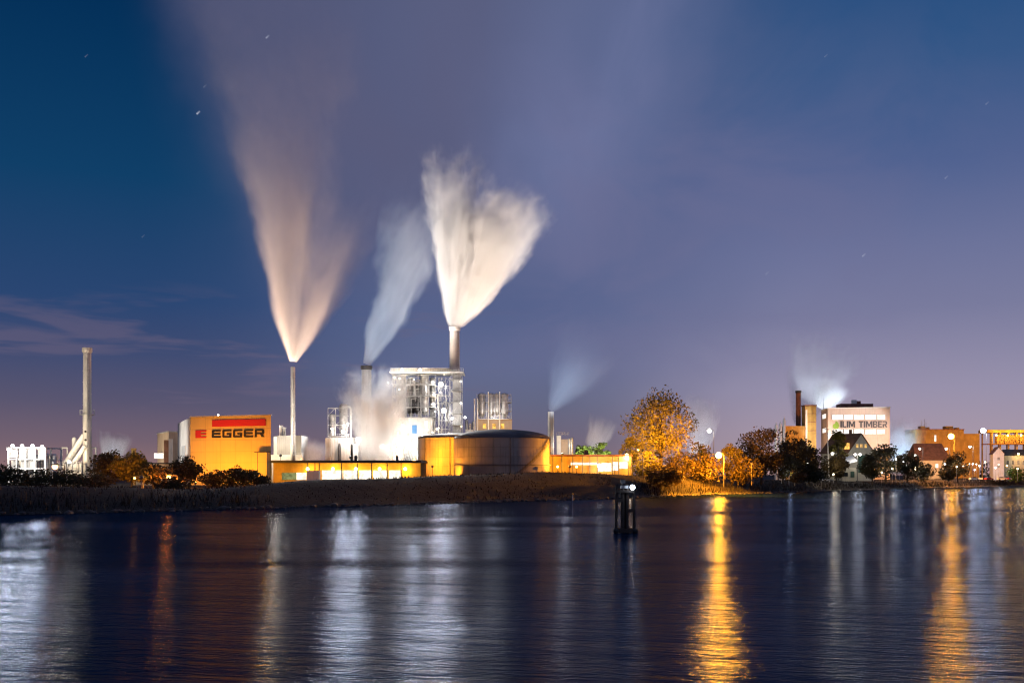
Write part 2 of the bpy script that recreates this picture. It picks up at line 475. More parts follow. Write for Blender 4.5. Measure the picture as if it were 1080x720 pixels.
# ------------------------------------------------------------------ plants
def leaf_cloud(rng, bm, centre, rad, n, size, squash=1.0):
    for _ in range(n):
        while True:
            v = Vector((rng.uniform(-1, 1), rng.uniform(-1, 1), rng.uniform(-1, 1)))
            if 0.05 < v.length < 1: break
        v = v.normalized() * (v.length ** 0.6)
        c = centre + Vector((v.x * rad, v.y * rad, v.z * rad * squash))
        d = Vector((rng.gauss(0, 1), rng.gauss(0, 1), rng.gauss(0, 1))).normalized()
        e = d.orthogonal().normalized()
        e = (Matrix.Rotation(rng.uniform(0, 6.28), 3, d) @ e)
        k = d.cross(e)
        s = size * rng.uniform(0.5, 1.3)
        q = [c - e * s, c + k * s * 0.55, c + e * s, c - k * s * 0.55]
        bm.faces.new([bm.verts.new(p) for p in q])


def make_plant(name, label, cat, loc, H, Wd, leaf, mat, seed, clear=0.25, clumps=40, per=60, group=None, shrub=False, lean=0.0):
    """a tree: tapered trunk with limbs, crown of many small leaves in loose clumps with gaps between"""
    rng = random.Random(seed)
    root = thing(name, label, cat, loc, group)
    L = Vector(loc)
    crown_mid = clear * H + (H - clear * H) * 0.5
    hz = (H - clear * H) * 0.5
    cl = []
    for k in range(clumps):
        while True:
            v = Vector((rng.uniform(-1, 1), rng.uniform(-1, 1), rng.uniform(-1, 1)))
            if 0.25 < v.length < 1.0: break
        v = v.normalized() * (v.length ** 0.5) * rng.uniform(0.8, 1.0)
        narrow = 1.0 - 0.28 * max(0, v.z) - 0.15 * max(0, -v.z)
        c = Vector((v.x * Wd / 2 * 0.84 * narrow + lean * v.z, v.y * Wd / 2 * 0.84 * narrow, crown_mid + v.z * hz * 0.86))
        cl.append((c, rng.uniform(0.11, 0.21) * Wd if not shrub else rng.uniform(0.14, 0.24) * Wd))
    bm = bmesh.new()
    for c, r in cl: leaf_cloud(rng, bm, c, r, per, leaf, 0.8)
    me = bpy.data.meshes.new('crown'); bm.to_mesh(me); bm.free(); me.materials.append(mat)
    o = bpy.data.objects.new('foliage' if shrub else 'crown', me); C.objects.link(o); o.parent = root
    tr = MB(); r0 = max(0.05 * Wd * 0.5, 0.12)
    top = Vector((lean * 0.4, 0, H * 0.62)); fork = Vector((0, 0, H * max(clear, 0.12)))
    if shrub:
        for k in range(6):
            c = cl[k % len(cl)][0]
            tr.cyl((rng.uniform(-.4, .4), rng.uniform(-.4, .4), -0.4), c, 0.09, 0.03, 5)
    else:
        tr.cyl((0, 0, -0.5), fork, r0 * 1.25, r0, 8); tr.cyl(fork, top, r0, r0 * 0.4, 8)
        for c, r in cl[:26]:
            f = rng.uniform(0.1, 0.8); a = fork.lerp(top, f)
            midp = a.lerp(c, 0.5) + Vector((0, 0, -0.06 * H * rng.random()))
            tr.cyl(a, midp, r0 * 0.42, r0 * 0.26, 6); tr.cyl(midp, c, r0 * 0.26, r0 * 0.08, 5)
    me2 = bpy.data.meshes.new('trunk'); tr.bm.to_mesh(me2); tr.bm.free(); me2.materials.append(MT['bark'])
    o2 = bpy.data.objects.new('stem' if shrub else 'trunk', me2); C.objects.link(o2); o2.parent = root
    return root


def plant_px(name, label, cat, px, top, bottom, width, D, mat, seed, **kw):
    zb = max(GZ - 0.2, Z(bottom, D)) if kw.pop('floor', True) else Z(bottom, D)
    H = Z(top, D) - zb
    kw.setdefault('leaf', 0.42)
    return make_plant(name, label, cat, (X(px, D), D, zb), H, width * D / F, kw.pop('leaf'), mat, seed, **kw)

TR = 'trees on the far bank'; BU = 'bushes along the far bank'
plant_px('tree', 'large round autumn tree lit orange, tallest tree on the bank', 'tree', 697, 408, 503, 80, 306, MT['leaf_orange'], 11, clear=0.16, clumps=105, per=70, leaf=0.40, group=TR)
plant_px('tree', 'small yellow tree glowing behind the left side of the large autumn tree', 'tree', 667, 456, 500, 30, 330, MT['leaf_yellow'], 12, clear=0.15, clumps=34, per=60, group=TR)
plant_px('tree', 'bright green tree beside the small silos, left of two', 'tree', 617, 465, 500, 26, 360, MT['leaf_fresh'], 13, clear=0.2, clumps=34, per=60, group=TR)
plant_px('tree', 'bright green tree above the orange shed, right of two', 'tree', 636, 464, 500, 24, 362, MT['leaf_fresh'], 14, clear=0.2, clumps=32, per=60, group=TR)
plant_px('tree', 'broad rust coloured tree right of the big sodium lamp', 'tree', 803, 449, 512, 58, 330, MT['leaf_brown'], 15, clear=0.1, clumps=70, per=70, group=TR)
for i, (px, tp, wd, D, mt, lab) in enumerate([
    (737, 462, 30, 318, 'leaf_orange', 'round orange lit bush at the foot of the large autumn tree'),
    (772, 466, 30, 318, 'leaf_orange', 'orange lit bush directly behind the big sodium lamp'),
    (718, 476, 40, 308, 'leaf_brown', 'wide russet bush between autumn tree and big sodium lamp'),
    (684, 474, 34, 296, 'leaf_orange', 'orange bush under the left edge of the large autumn tree'),
    (746, 480, 44, 309, 'leaf_brown', 'low brown bush left beneath the big sodium lamp'),
    (785, 480, 44, 313, 'leaf_brown', 'low brown bush right beneath the big sodium lamp'),
    (702, 492, 44, 277, 'leaf_brown', 'low dark red bush on the dike below the large autumn tree')]):
    plant_px('bush', lab, 'bush', px, tp, 514, wd, D, MT[mt], 30 + i, clear=0.02, clumps=34, per=60, shrub=True, group=BU)
# left bank
for i, (px, tp, wd, D, mt, lab) in enumerate([
    (114, 476, 46, 212, 'leaf_brown', 'reddish brown tree beside the tall cream chimney'),
    (139, 475, 44, 208, 'leaf_orange', 'orange lit tree between tall cream chimney and the billboard hall'),
    (162, 489, 40, 205, 'leaf_dark', 'dark low tree left of the small orange lamp by the billboard hall'),
    (196, 480, 40, 222, 'leaf_dark', 'dark tree in front of the left corner of the billboard hall')]):
    plant_px('tree', lab, 'tree', px, tp, 513, wd, D, MT[mt], 50 + i, clear=0.1, clumps=44, per=60, leaf=0.32, group=TR)
for i, (px, tp, wd, D, mt, lab) in enumerate([
    (226, 496, 32, 215, 'leaf_dark', 'dark thin bush against the bottom left of the orange billboard wall'),
    (245, 492, 34, 218, 'leaf_dark', 'dark bush against the middle of the orange billboard wall'),
    (262, 494, 32, 222, 'leaf_dark', 'dark bush by the annex at the right of the billboard wall'),
    (276, 502, 22, 226, 'leaf_dark', 'small dark bush at the right foot of the billboard wall'),
    (8, 494, 48, 178, 'leaf_dark', 'dark bush below the bright steel works at the far left edge'),
    (36, 495, 48, 182, 'leaf_dark', 'dark bush under the lamp lit steel works'),
    (68, 497, 46, 186, 'leaf_dark', 'dark bush below the left deep orange street lamp'),
    (96, 497, 46, 190, 'leaf_dark', 'dark bush at the foot of the tall cream chimney'),
    (180, 505, 40, 196, 'leaf_dark', 'low dark bush below the small orange lamp')]):
    plant_px('bush', lab, 'bush', px, tp, 518, wd, D, MT[mt], 70 + i, clear=0.02, clumps=26, per=55, shrub=True, leaf=0.28, group=BU)
# right bank
for i, (px, tp, wd, D, mt, lab) in enumerate([
    (838, 454, 42, 370, 'leaf_brown', 'dark brown tree below the dark striped chimney'),
    (853, 468, 40, 362, 'leaf_brown', 'round brown tree below the orange brick tower'),
    (884, 447, 20, 405, 'leaf_orange', 'slender tree in front of the left end of the lettered factory'),
    (882, 478, 30, 392, 'leaf_brown', 'brown tree left of the gabled house'),
    (826, 474, 34, 350, 'leaf_brown', 'small russet tree right of the broad rust coloured tree'),
    (934, 467, 38, 398, 'leaf_dark', 'dark tree right of the gabled house'),
    (920, 478, 30, 392, 'leaf_dark', 'dark smaller tree against the right wall of the gabled house'),
    (957, 476, 32, 430, 'leaf_dark', 'dark tree between gabled house and the brown roofed house'),
    (1010, 476, 32, 440, 'leaf_brown', 'tree below the right hand sodium lamp')]):
    plant_px('tree', lab, 'tree', px, tp, 510, wd, D, MT[mt], 90 + i, clear=0.08, clumps=40, per=55, leaf=0.5, group=TR)
for i, (px, tp, wd, D, mt, lab) in enumerate([
    (860, 494, 26, 362, 'leaf_dark', 'low dark bush right of the small blue billboard'),
    (842, 499, 22, 345, 'leaf_brown', 'low brown bush behind the small blue billboard'),
    (975, 490, 28, 440, 'leaf_dark', 'dark bush in front of the brown roofed house'),
    (1000, 491, 24, 450, 'leaf_dark', 'dark bush right of the brown roofed house'),
    (1072, 493, 22, 490, 'leaf_fresh', 'green bush in front of the cream house')]):
    plant_px('bush', lab, 'bush', px, tp, 508, wd, D, MT[mt], 110 + i, clear=0.02, clumps=24, per=50, shrub=True, leaf=0.5, group=BU)

# reeds at the water's edge, rough grass on the dike, and the far wood: uncountable
def blades(name, label, cat, mat, count, t0, t1, h0, h1, w, seed, sel=None):
    rng = random.Random(seed); bm = bmesh.new(); n = 0
    while n < count:
        i = rng.randrange(len(shore) - 1); a, ca = shore[i]; bq, cb = shore[i + 1]
        f = rng.random(); p = a.lerp(bq, f); c = ca * (1 - f) + cb * f
        if p.y < 120 or p.x < -130 or p.y > 620: continue
        px = 540 + F * p.x / p.y
        if sel and not sel(px, rng): continue
        tt = rng.uniform(t0, t1); prof = ground_profile(p, c)
        z = GZ
        for (ta, za), (tb, zb) in zip(prof, prof[1:]):
            if ta <= tt <= tb: z = za + (zb - za) * (tt - ta) / (tb - ta)
        q = p + NRM * tt; n += 1
        hh = rng.uniform(h0, h1); an = rng.uniform(0, 3.14)
        u = Vector((math.cos(an), math.sin(an), 0)) * w * rng.uniform(0.6, 1.4)
        top = Vector((q.x + rng.gauss(0, .25) * hh, q.y + rng.gauss(0, .25) * hh, z + hh)); base = Vector((q.x, q.y, z - 0.2))
        bm.faces.new([bm.verts.new(v) for v in (base - u, base + u, top)])
    me = bpy.data.meshes.new(name); bm.to_mesh(me); bm.free(); me.materials.append(mat)
    o = bpy.data.objects.new(name, me); C.objects.link(o)
    return tag(o, label, cat, kind='stuff')
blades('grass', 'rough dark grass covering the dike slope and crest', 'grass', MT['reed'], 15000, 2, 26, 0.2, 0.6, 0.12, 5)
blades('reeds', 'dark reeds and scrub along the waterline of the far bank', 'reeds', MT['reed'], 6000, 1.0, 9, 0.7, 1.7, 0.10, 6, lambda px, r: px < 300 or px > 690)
rng = random.Random(17); bm = bmesh.new(); cnt = 0
while cnt < 1500:
    i = rng.randrange(len(shore) - 1); p = shore[i][0].lerp(shore[i + 1][0], rng.random())
    if p.y < 120 or p.x < -130 or p.y > 620: continue
    jit = mnoise.noise((p.x * 0.07, p.y * 0.07, 7)) * 1.6
    q = p + NRM * (rng.gauss(0.6, 1.1) + jit); cnt += 1; rr = rng.uniform(.15, .5) * (1.6 if rng.random() < .08 else 1)
    M_ = Matrix.Translation((q.x, q.y, rng.uniform(-.05, .3))) @ Matrix.Rotation(rng.random() * 6, 4, 'Z') @ Matrix.Diagonal((rr * 1.5, rr, rr * .7, 1))
    bmesh.ops.create_icosphere(bm, subdivisions=1, radius=1.0, matrix=M_)
me = bpy.data.meshes.new('stones'); bm.to_mesh(me); bm.free(); me.materials.append(surf('wet_stone', (.06, .055, .05), .7, 0, .4, 1.0))
o = bpy.data.objects.new('stones', me); C.objects.link(o); tag(o, 'wet stones along the waterline of the far bank', 'stones', kind='stuff')
rng = random.Random(8); bm = bmesh.new()
for k in range(420):
    a = -0.62 + 1.24 * rng.random(); D = rng.uniform(760, 1000); hh = rng.uniform(9, 17)
    leaf_cloud(rng, bm, Vector((a * D, D, GZ + hh * 0.45)), hh * 0.6, 26, 1.3, 0.8)
me = bpy.data.meshes.new('far_woods'); bm.to_mesh(me); bm.free(); me.materials.append(MT['leaf_dark'])
o = bpy.data.objects.new('far_woods', me); C.objects.link(o); tag(o, 'dark far wood along the horizon behind the works', 'woods', kind='stuff')

# ------------------------------------------------------------------ lamps
LP = 'street lamps along the far bank'
def street_lamp(px, py, D, lens, col, power, label, double=False, r=0.45, name='street_lamp', arm=1.6, refl=True):
    zb = GZ; zt = Z(py, D); x = X(px, D)
    root = thing(name, label, 'street lamp', (x, D, zb), LP)
    MB().cyl((x + arm, D + 0.4, zb - 1), (x + arm, D + 0.4, zt + 0.3), 0.16, 0.08, 8).build('pole', MT['dark_steel'], root)
    heads = [x] + ([x + 2 * arm] if double else [])
    a = MB(); a.cyl((heads[0], D, zt + 0.42), (heads[-1] if double else x + arm, D + 0.4, zt + 0.3), 0.06, 0.06, 6)
    a.build('arm', MT['dark_steel'], root)
    for hx in heads:
        h = MB(); h.box((hx, D, zt + 0.42), (r * 2.4, r * 1.6, 0.22)).build('lamp_head', MT['dark_steel'], root)
        l = MB(); l.ball((hx, D, zt), r).build('lens', lens, root)
        light('POINT', (hx, D - r - 0.15, zt - r - 0.25), col, power, root, 0.5)
    return root
street_lamp(758, 480, 297, MT['l_sod'], SOD, 150000, 'brightest sodium street lamp, between the large autumn tree and rust tree', r=0.95)
street_lamp(1003, 460, 470, MT['l_sod'], SOD, 150000, 'tall sodium lamp in front of the long orange building', r=1.3)
street_lamp(1037, 454, 480, MT['l_cool'], COOL, 9000, 'tall cold white lamp right of the orange building', r=1.2)
street_lamp(58, 492, 188, MT['l_deep'], DEEP, 200, 'deep orange street lamp right of the bright steel works at far left', r=0.5)
street_lamp(178, 503, 201, MT['l_deep'], DEEP, 9000, 'small orange lamp among trees left of the billboard hall', r=0.4)
street_lamp(142, 504, 203, MT['l_deep'], DEEP, 40, 'tiny orange lamp under the orange lit tree', r=0.22)
street_lamp(748, 454, 335, MT['l_white'], WHITE, 1500, 'white mast lamp just right of the large autumn tree crown', r=0.7)
street_lamp(661, 480, 302, MT['l_warm'], WARM, 1500, 'warm white lamp at the right end of the orange shed', r=0.6)
street_lamp(878, 478, 400, MT['l_white'], WHITE, 900, 'white single lamp left of the gabled house', r=0.55)
street_lamp(902, 479, 404, MT['l_white'], WHITE, 900, 'white twin headed lamp in front of the gabled house', double=True, r=0.5, arm=1.0)
street_lamp(1023, 471, 455, MT['l_white'], WHITE, 3500, 'white lamp on a pale leaning post near the white cottage', r=0.5)
street_lamp(970, 473, 450, MT['l_white'], WHITE, 1000, 'white lamp over the brown roof, left of a twin', r=0.45)
street_lamp(998, 473, 452, MT['l_white'], WHITE, 1000, 'white lamp beside the brown roofed house right gable', r=0.5)
street_lamp(965, 480, 448, MT['l_white'], WHITE, 1000, 'white lamp low between dark trees right of the lettered factory', r=0.45)
street_lamp(10, 474, 222, MT['l_white'], WHITE, 3500, 'white lamp at the top left corner of the far left steel works', r=0.5)

big = bpy.data.objects['street_lamp']
light('SPOT', W(758, 478.5, 295.2), SOD, 480000, big, 0.6, (50, 0, 25), 104, 0.35)
tall = [o for o in bpy.data.objects if o.name.startswith('street_lamp') and 'long orange' in o['label']][0]
light('SPOT', W(1003, 459, 467.5), SOD, 320000, tall, 0.7, (160, 0, 10), 70, 0.4)
def floodlight(loc, aim, col, lens, power, cone, label, group='ground floodlights', r=0.35):
    root = thing('floodlight', label, 'floodlight', (loc[0], loc[1], GZ), group)
    d = (Vector(aim) - Vector(loc)).normalized(); L = Vector(loc)
    MB().cyl((L.x, L.y, GZ - 0.5), (L.x, L.y, L.z - 0.3), 0.1, 0.08, 6).build('post', MT['dark_steel'], root)
    MB().cyl(L - d * 0.5, L, r * 0.8, r * 1.15, 10).build('housing', MT['dark_steel'], root)
    MB().cyl(L + d * 0.01, L + d * 0.05, r, r, 10).build('lens', lens, root)
    light('SPOT', L + d * 0.12, col, power, root, 0.3, aim, cone, 0.8)
    return root

# ------------------------------------------------------------------ far left: steel works, cream chimney
LIGHT_SCALE[0] = 0.5
D = 232
root = thing('steel_works', 'bright white open steel works at the far left edge', 'factory', (X(30, D), D, GZ))
f = MB()
xs = [X(p, D) for p in (9, 18, 27, 37, 48)]; zs = [GZ, Z(494, D), Z(484, D), Z(472, D)]
for yy in (D, D + 8):
    for x in xs: f.box((x, yy, (zs[0] + zs[-1]) / 2), (0.35, 0.35, zs[-1] - zs[0]))
    for z in zs[1:]: f.box(((xs[0] + xs[-1]) / 2, yy, z), (xs[-1] - xs[0], 0.28, 0.32))
for x in xs:
    for z in zs[1:]: f.box((x, D + 4, z), (0.25, 7.6, 0.25))
f.build('steel_frame', MT['white'], root)
rng = random.Random(3)
for i in range(4):
    for j in range(3):
        if (i, j) in ((2, 0), (3, 0), (3, 1)): continue
        w = xs[i + 1] - xs[i]; z0, z1 = zs[j], zs[j + 1]
        MB().box(((xs[i] + xs[i + 1]) / 2, D + 0.6 + rng.random(), (z0 + z1) / 2), (w * rng.uniform(.75, .95), 0.3, (z1 - z0) * rng.uniform(.7, .92))).build('cladding_panel', MT['white_clad'], root)
tk = MB()
for k in range(5): tk.lathe(xs[0] + 1.2 + k * 1.9, D + 4, [(0.8, GZ), (0.8, Z(479 + k % 3, D)), (0.3, Z(477 + k % 3, D))], 12)
tk.build('vessel', MT['steel'], root)
for p, q in ((14, 470), (24, 470), (35, 470), (45, 471)):
    l = MB().ball((X(p, D), D - 0.3, Z(q, D)), 0.38).build('lamp', MT['l_white'], root)
for p, q in ((20, 478), (40, 480)):
    light('POINT', (X(p, D), D - 4.5, Z(q, D)), WHITE, 2600, root, 0.6)

LIGHT_SCALE[0] = 0.55
D = 258
def chimney(px, top, bottom, wpx, D, mat, label, bands=(), cap=True, ladder=True, zb=None, flare=1.25, name='chimney'):
    s = D / F; r = wpx * s / 2; x = X(px, D); z0 = GZ if zb is None else zb; z1 = Z(top, D)
    root = thing(name, label, 'chimney', (x, D, z0), 'chimneys of the works')
    n = 12
    prof = []
    for k in range(n + 1):
        rr, z = r * (1.0 + 0.10 * (1 - k / n)), z0 + (z1 - z0) * k / n
        prof += [(rr, z)] if k in (0, n) else [(rr, z - .08), (rr + .07, z - .06), (rr + .07, z + .06), (rr, z + .08)]
    MB().lathe(x, D, prof, 24).build('shaft', mat, root)
    if cap:
        MB().lathe(x, D, [(r * 1.02, z1 - 1.3), (r * flare, z1 - 0.9), (r * flare, z1 + 0.05), (r * 0.8, z1 + 0.06), (r * 0.8, z1 - 0.5)], 24).build('rim', MT['soot'] if cap == 'dark' else mat, root)
    for bz in bands:
        z = Z(bz, D); rr = r * 1.35
        p = MB(); p.lathe(x, D, [(r * 1.0, z - 0.1), (rr + 0.5, z - 0.1), (rr + 0.5, z + 0.05), (r * 1.0, z + 0.05)], 20, False)
        for k in range(10):
            a = 2 * math.pi * k / 10; q = (x + (rr + .45) * math.cos(a), D + (rr + .45) * math.sin(a))
            p.cyl((q[0], q[1], z), (q[0], q[1], z + 1.1), 0.04, None, 4)
        p.lathe(x, D, [(rr + .42, z + 1.06), (rr + .5, z + 1.06), (rr + .5, z + 1.14), (rr + .42, z + 1.14)], 20, False)
        p.build('gallery', MT['steel'], root)
    if ladder:
        l = MB(); a = -0.9; lx, ly = x + (r * 1.12 + .12) * math.cos(a), D + (r * 1.12 + .12) * math.sin(a)
        for d in (-.22, .22): l.cyl((lx + d, ly, z0), (lx + d, ly, z1 - 1.5), 0.04, None, 4)
        k = z0
        while k < z1 - 1.6: l.cyl((lx - .22, ly, k), (lx + .22, ly, k), 0.025, None, 4); k += 0.9
        l.build('ladder', MT['dark_steel'], root)
    return root
ch = chimney(92, 367, 500, 8.2, D, MT['chimney'], 'tall cream chimney standing alone at far left', bands=(437,), zb=GZ)
for q in (455, 464): MB().ball((X(92, D), D - 1.12, Z(q, D)), 0.28).build('inspection_hatch', MT['soot'], ch)
root = thing('dust_filter', 'white dust filter with sloping ducts leaning on the cream chimney', 'filter plant', (X(76, D), D, GZ))
MB().box((X(76, D), D + 1, (GZ + Z(488, D)) / 2), (6.2, 5, Z(488, D) - GZ)).build('filter_house', MT['white_clad'], root)
d1 = MB(); d1.cyl(W(68, 490, D), W(89, 459, D), 0.75, None, 12); d1.build('sloping_duct', MT['white'], root)
d2 = MB(); d2.cyl(W(76, 491, D - 1), W(90, 470, D - 1), 0.6, None, 12); d2.build('sloping_duct', MT['white'], root)
MB().lathe(X(75, D), D + 2, [(0.65, Z(488, D)), (0.65, Z(463, D)), (0.45, Z(461, D)), (0.1, Z(460.5, D))], 14).build('vent_stack', MT['white'], root)
for (a, b_, tp) in ((65, 71, 472), (97, 101.5, 472)):
    MB().tube([W(a, 500, D + 1), W(a, tp, D + 1), W(b_, tp, D + 1), W(b_, 500, D + 1)], 0.2, 8).build('pipe_arch', MT['white'], root)
st = MB()
for k in range(5): st.cyl(W(66 + k * 5, 505, D - 2.5), W(66 + k * 5, 486, D - 2.5), 0.12, None, 6)
for q in (487, 493, 499): st.cyl(W(66, q, D - 2.5), W(86, q, D - 2.5), 0.1, None, 6)
st.build('pipe_rack', MT['steel'], root)
MB().ball(W(73, 487, D - 3), 0.35).build('lamp', MT['l_white'], root)
light('POINT', W(74, 482, D - 6), WARM, 4500, root, 0.5)
floodlight((X(92, D) - 16, D - 34, GZ + 1.2), (X(92, D), D, 26), (1, .80, .55), MT['l_warm'], 170000, 46, 'floodlight aimed at the tall cream chimney')
# small vent stack and low hall between the chimney and the billboard hall
D = 262
root = thing('vent_stack', 'short ochre vent stack rising behind the orange lit tree', 'stack', (X(141, D), D, GZ))
MB().lathe(X(141, D), D, [(0.62, GZ), (0.62, Z(474, D)), (0.75, Z(474, D)), (0.75, Z(472.5, D))], 14).build('shaft', MT['ochre'], root)
MB().box(W(146, 477, D), (1.0, 0.5, 0.25)).build('bracket', MT['steel'], root)
root = thing('low_hall', 'low pale hall with dark roof left of the billboard hall', 'hall', (X(156, D), D, GZ))
MB().box((X(157, D), D + 5, (GZ + Z(489, D)) / 2), (8, 9, Z(489, D) - GZ)).build('wall', MT['cream'], root)
MB().box((X(157, D), D + 5, Z(488.3, D)), (8.5, 9.5, 0.3)).build('roof', MT['roof_dark'], root)
light('POINT', (X(150, D), D - 6, 9), WARM, 1200, root)

LIGHT_SCALE[0] = 0.27
# ------------------------------------------------------------------ billboard hall
def P2(px, D): return Vector((X(px, D), D))
A0 = P2(201, 260); B0 = P2(285.7, 251.6); L0 = P2(188, 290)
zt = Z(440, 260)
root = thing('billboard_hall', 'tall orange lit hall with red stripe and black EGGER lettering', 'factory hall', (A0.x, A0.y, GZ))
ztB = Z(438, 251.6); ztL = Z(446, 290)
R0 = B0 + (L0 - A0) * 0.9
MB().prism([A0, B0, R0, L0], GZ - 0.5, zt).build('wall', MT['facade'], root)
cp = MB(); cp.prism([A0 + Vector((-.15, -.25)), B0 + Vector((.2, -.25)), B0 + Vector((.2, .3)), A0 + Vector((0, .3))], zt + 0.003, zt + 0.28)
cp.build('parapet_flashing', MT['grey_clad'], root)
dirF = (B0 - A0); LF = dirF.length; dirF.normalize(); nF = Vector((dirF.y, -dirF.x))
angF = math.atan2(dirF.y, dirF.x)
def u_of(px):   # distance along the facade seen at a photograph column
    k = (px - 540) / F
    return (k * A0.y - A0.x) / (dirF.x - k * dirF.y)
def fz(py, u): return Z(py, A0.y + dirF.y * u)
def fbox(mb, u0, u1, z0, z1, off=0.05, th=0.12):
    a = A0 + dirF * u0 + nF * off; b_ = A0 + dirF * u1 + nF * off
    mb.prism([a + nF * th, b_ + nF * th, b_, a], z0, z1)
zS0, zS1 = fz(449.3, 15), fz(442.2, 15)
s_ = MB(); fbox(s_, u_of(224), u_of(280.5), zS0, zS1); s_.build('red_stripe', MT['red'], root)
zL0, zL1 = fz(461.2, 14), fz(452.8, 14); hL = zL1 - zL0
lg = MB(); ua, ub = u_of(206.5), u_of(217.8); um = ua + (ub - ua) * 0.48
fbox(lg, ua, um, zL0, zL1)
for k in (0.0, 0.4, 0.8): fbox(lg, um + 0.002, ub, zL0 + hL * k, zL0 + hL * (k + 0.2))
lg.build('logo', MT['red'], root)
lt = MB(); u0 = u_of(223.6); u1 = u_of(280.5); pitch = (u1 - u0) / 5.0; cw = pitch * 0.84; th = 0.21
def stroke(u, a, b_, c, d): fbox(lt, u + a * cw, u + b_ * cw, zL0 + c * hL, zL0 + d * hL)
def chamf(u, pts):
    q0 = [A0 + dirF * (u + p[0] * cw) + nF * 0.05 for p in pts]
    q1 = [q + nF * 0.12 for q in q0]; zz = [zL0 + p[1] * hL for p in pts]
    vb = [lt.bm.verts.new((q.x, q.y, z)) for q, z in zip(q0, zz)]; vf = [lt.bm.verts.new((q.x, q.y, z)) for q, z in zip(q1, zz)]
    lt.bm.faces.new(vb); lt.bm.faces.new(vf[::-1])
    for i in range(len(pts)):
        j = (i + 1) % len(pts); lt.bm.faces.new((vb[i], vb[j], vf[j], vf[i]))
for i, chh in enumerate('EGGER'):
    u = u0 + i * pitch
    if chh in 'EG':
        chamf(u, [(0.12, 1), (1, 1), (1, 1 - th), (0.22, 1 - th), (0.22, th), (1, th), (1, 0), (0.12, 0), (0.03, 0.06), (0, 0.16), (0, 0.84), (0.03, 0.94)])
    if chh == 'E': stroke(u, 0.222, 0.96, 0.40, 0.60)
    if chh == 'G':
        stroke(u, 0.78, 1.0, th + .002, 0.58); stroke(u, 0.48, 0.778, 0.38, 0.58)
    if chh == 'R':
        chamf(u, [(0, 1), (0.86, 1), (0.97, 0.93), (1, 0.82), (1, 0.52), (0.95, 0.42), (0.86, 0.36), (1.02, 0), (0.74, 0), (0.60, 0.36), (0.22, 0.36), (0.22, 0.57), (0.78, 0.57), (0.78, 0.78), (0, 0.78)])
        stroke(u, 0, 0.218, 0, 0.778)
lt.build('lettering', MT['black'], root)
# annex on the facade's right, side door strip, rooftop lamp
an = MB(); ua, ub = u_of(272.5), u_of(285.2); fbox(an, ua, ub, GZ, fz(477, 22), 0.003, 1.6); an.build('annex', MT['facade'], root)
a2 = MB(); fbox(a2, ua - 0.06, ub + 0.06, fz(477, 22) + .003, fz(476.2, 22), 0.003, 1.75); a2.build('annex_roof', MT['roof_dark'], root)
a3 = MB(); fbox(a3, u_of(275.5), u_of(275.9), GZ, fz(477, 22) - .05, 1.61, 0.12); a3.build('downpipe', MT['dark_steel'], root)
lv = L0 - A0; nl = Vector((-lv.y, lv.x)).normalized()
MB().prism([A0 + lv * .012 + nl * .01, L0 + nl * .01, L0 + nl * .14, A0 + lv * .012 + nl * .14], GZ, zt - .05).build('side_cladding', MT['white_clad'], root, 'pale grey white cladding of the left side')
sd = A0 + lv * 0.35; sd2 = A0 + lv * 0.62; nl = Vector((-lv.y, lv.x)).normalized()
MB().prism([sd + nl * .15, sd2 + nl * .15, sd2 + nl * .25, sd + nl * .25], GZ, Z(470, 275)).build('side_shutter', MT['grey_clad'], root)
MB().ball((A0.x + 8, A0.y - 2.7, zt + 0.5), 0.22).build('roof_lamp', MT['l_white'], root)
for k, (uu, pw) in enumerate(((3, 17000), (10, 20000), (17, 20000), (23, 14000))):
    q = A0 + dirF * uu + nF * 11.0; aim = A0 + dirF * uu
    floodlight((q.x, q.y, GZ + 0.8), (aim.x, aim.y, GZ + 11), SOD, MT['l_sod'], pw * 2.0, 130,
               ['sodium floodlight at the foot of the billboard wall, left end', 'sodium floodlight below the red logo of the billboard wall', 'sodium floodlight below the black lettering of the billboard wall', 'sodium floodlight by the annex of the billboard wall'][k], r=0.25)
floodlight((-116, 262, GZ + 3.0), (X(195, 275), 275, 13), WHITE, MT['l_white'], 190000, 55, 'white floodlight lighting the left side of the billboard hall')
LIGHT_SCALE[0] = 1.0
# building behind on its left
D = 300
root = thing('rear_hall', 'pale pink hall with tan side standing behind the billboard hall', 'factory hall', (X(178, D), D, GZ))
a, b_, c, d = P2(166, 312), P2(178, 296), P2(195, 300), P2(183, 320)
MB().prism([a, b_, c, d], GZ, Z(456, 300)).build('wall', MT['tan_clad'], root)
MB().prism([a + Vector((-.2, -.1)), b_ + Vector((0, -.2)), c + Vector((.2, 0)), d], Z(456, 300) + .003, Z(456, 300) + .3).build('parapet', MT['grey_clad'], root)
MB().box(W(176.5, 480, 293), (1.6, 1.2, 9.0)).build('loading_shaft', MT['brick'], root)
MB().box(W(180, 480, 292), (0.9, 0.9, 9.6)).build('downpipe_tower', MT['white'], root)
MB().box(W(170, 480.5, 303.5), (4.2, 0.4, 1.6)).build('sign_light_box', emit('lit_wall_panel', (1, .9, .8), 2.0, .4), root)
floodlight((-119, 286, GZ + 2), (X(172, 304), 304, 13), WARM, MT['l_warm'], 30000, 90, 'warm floodlight beside the pink rear hall')

LIGHT_SCALE[0] = 0.8
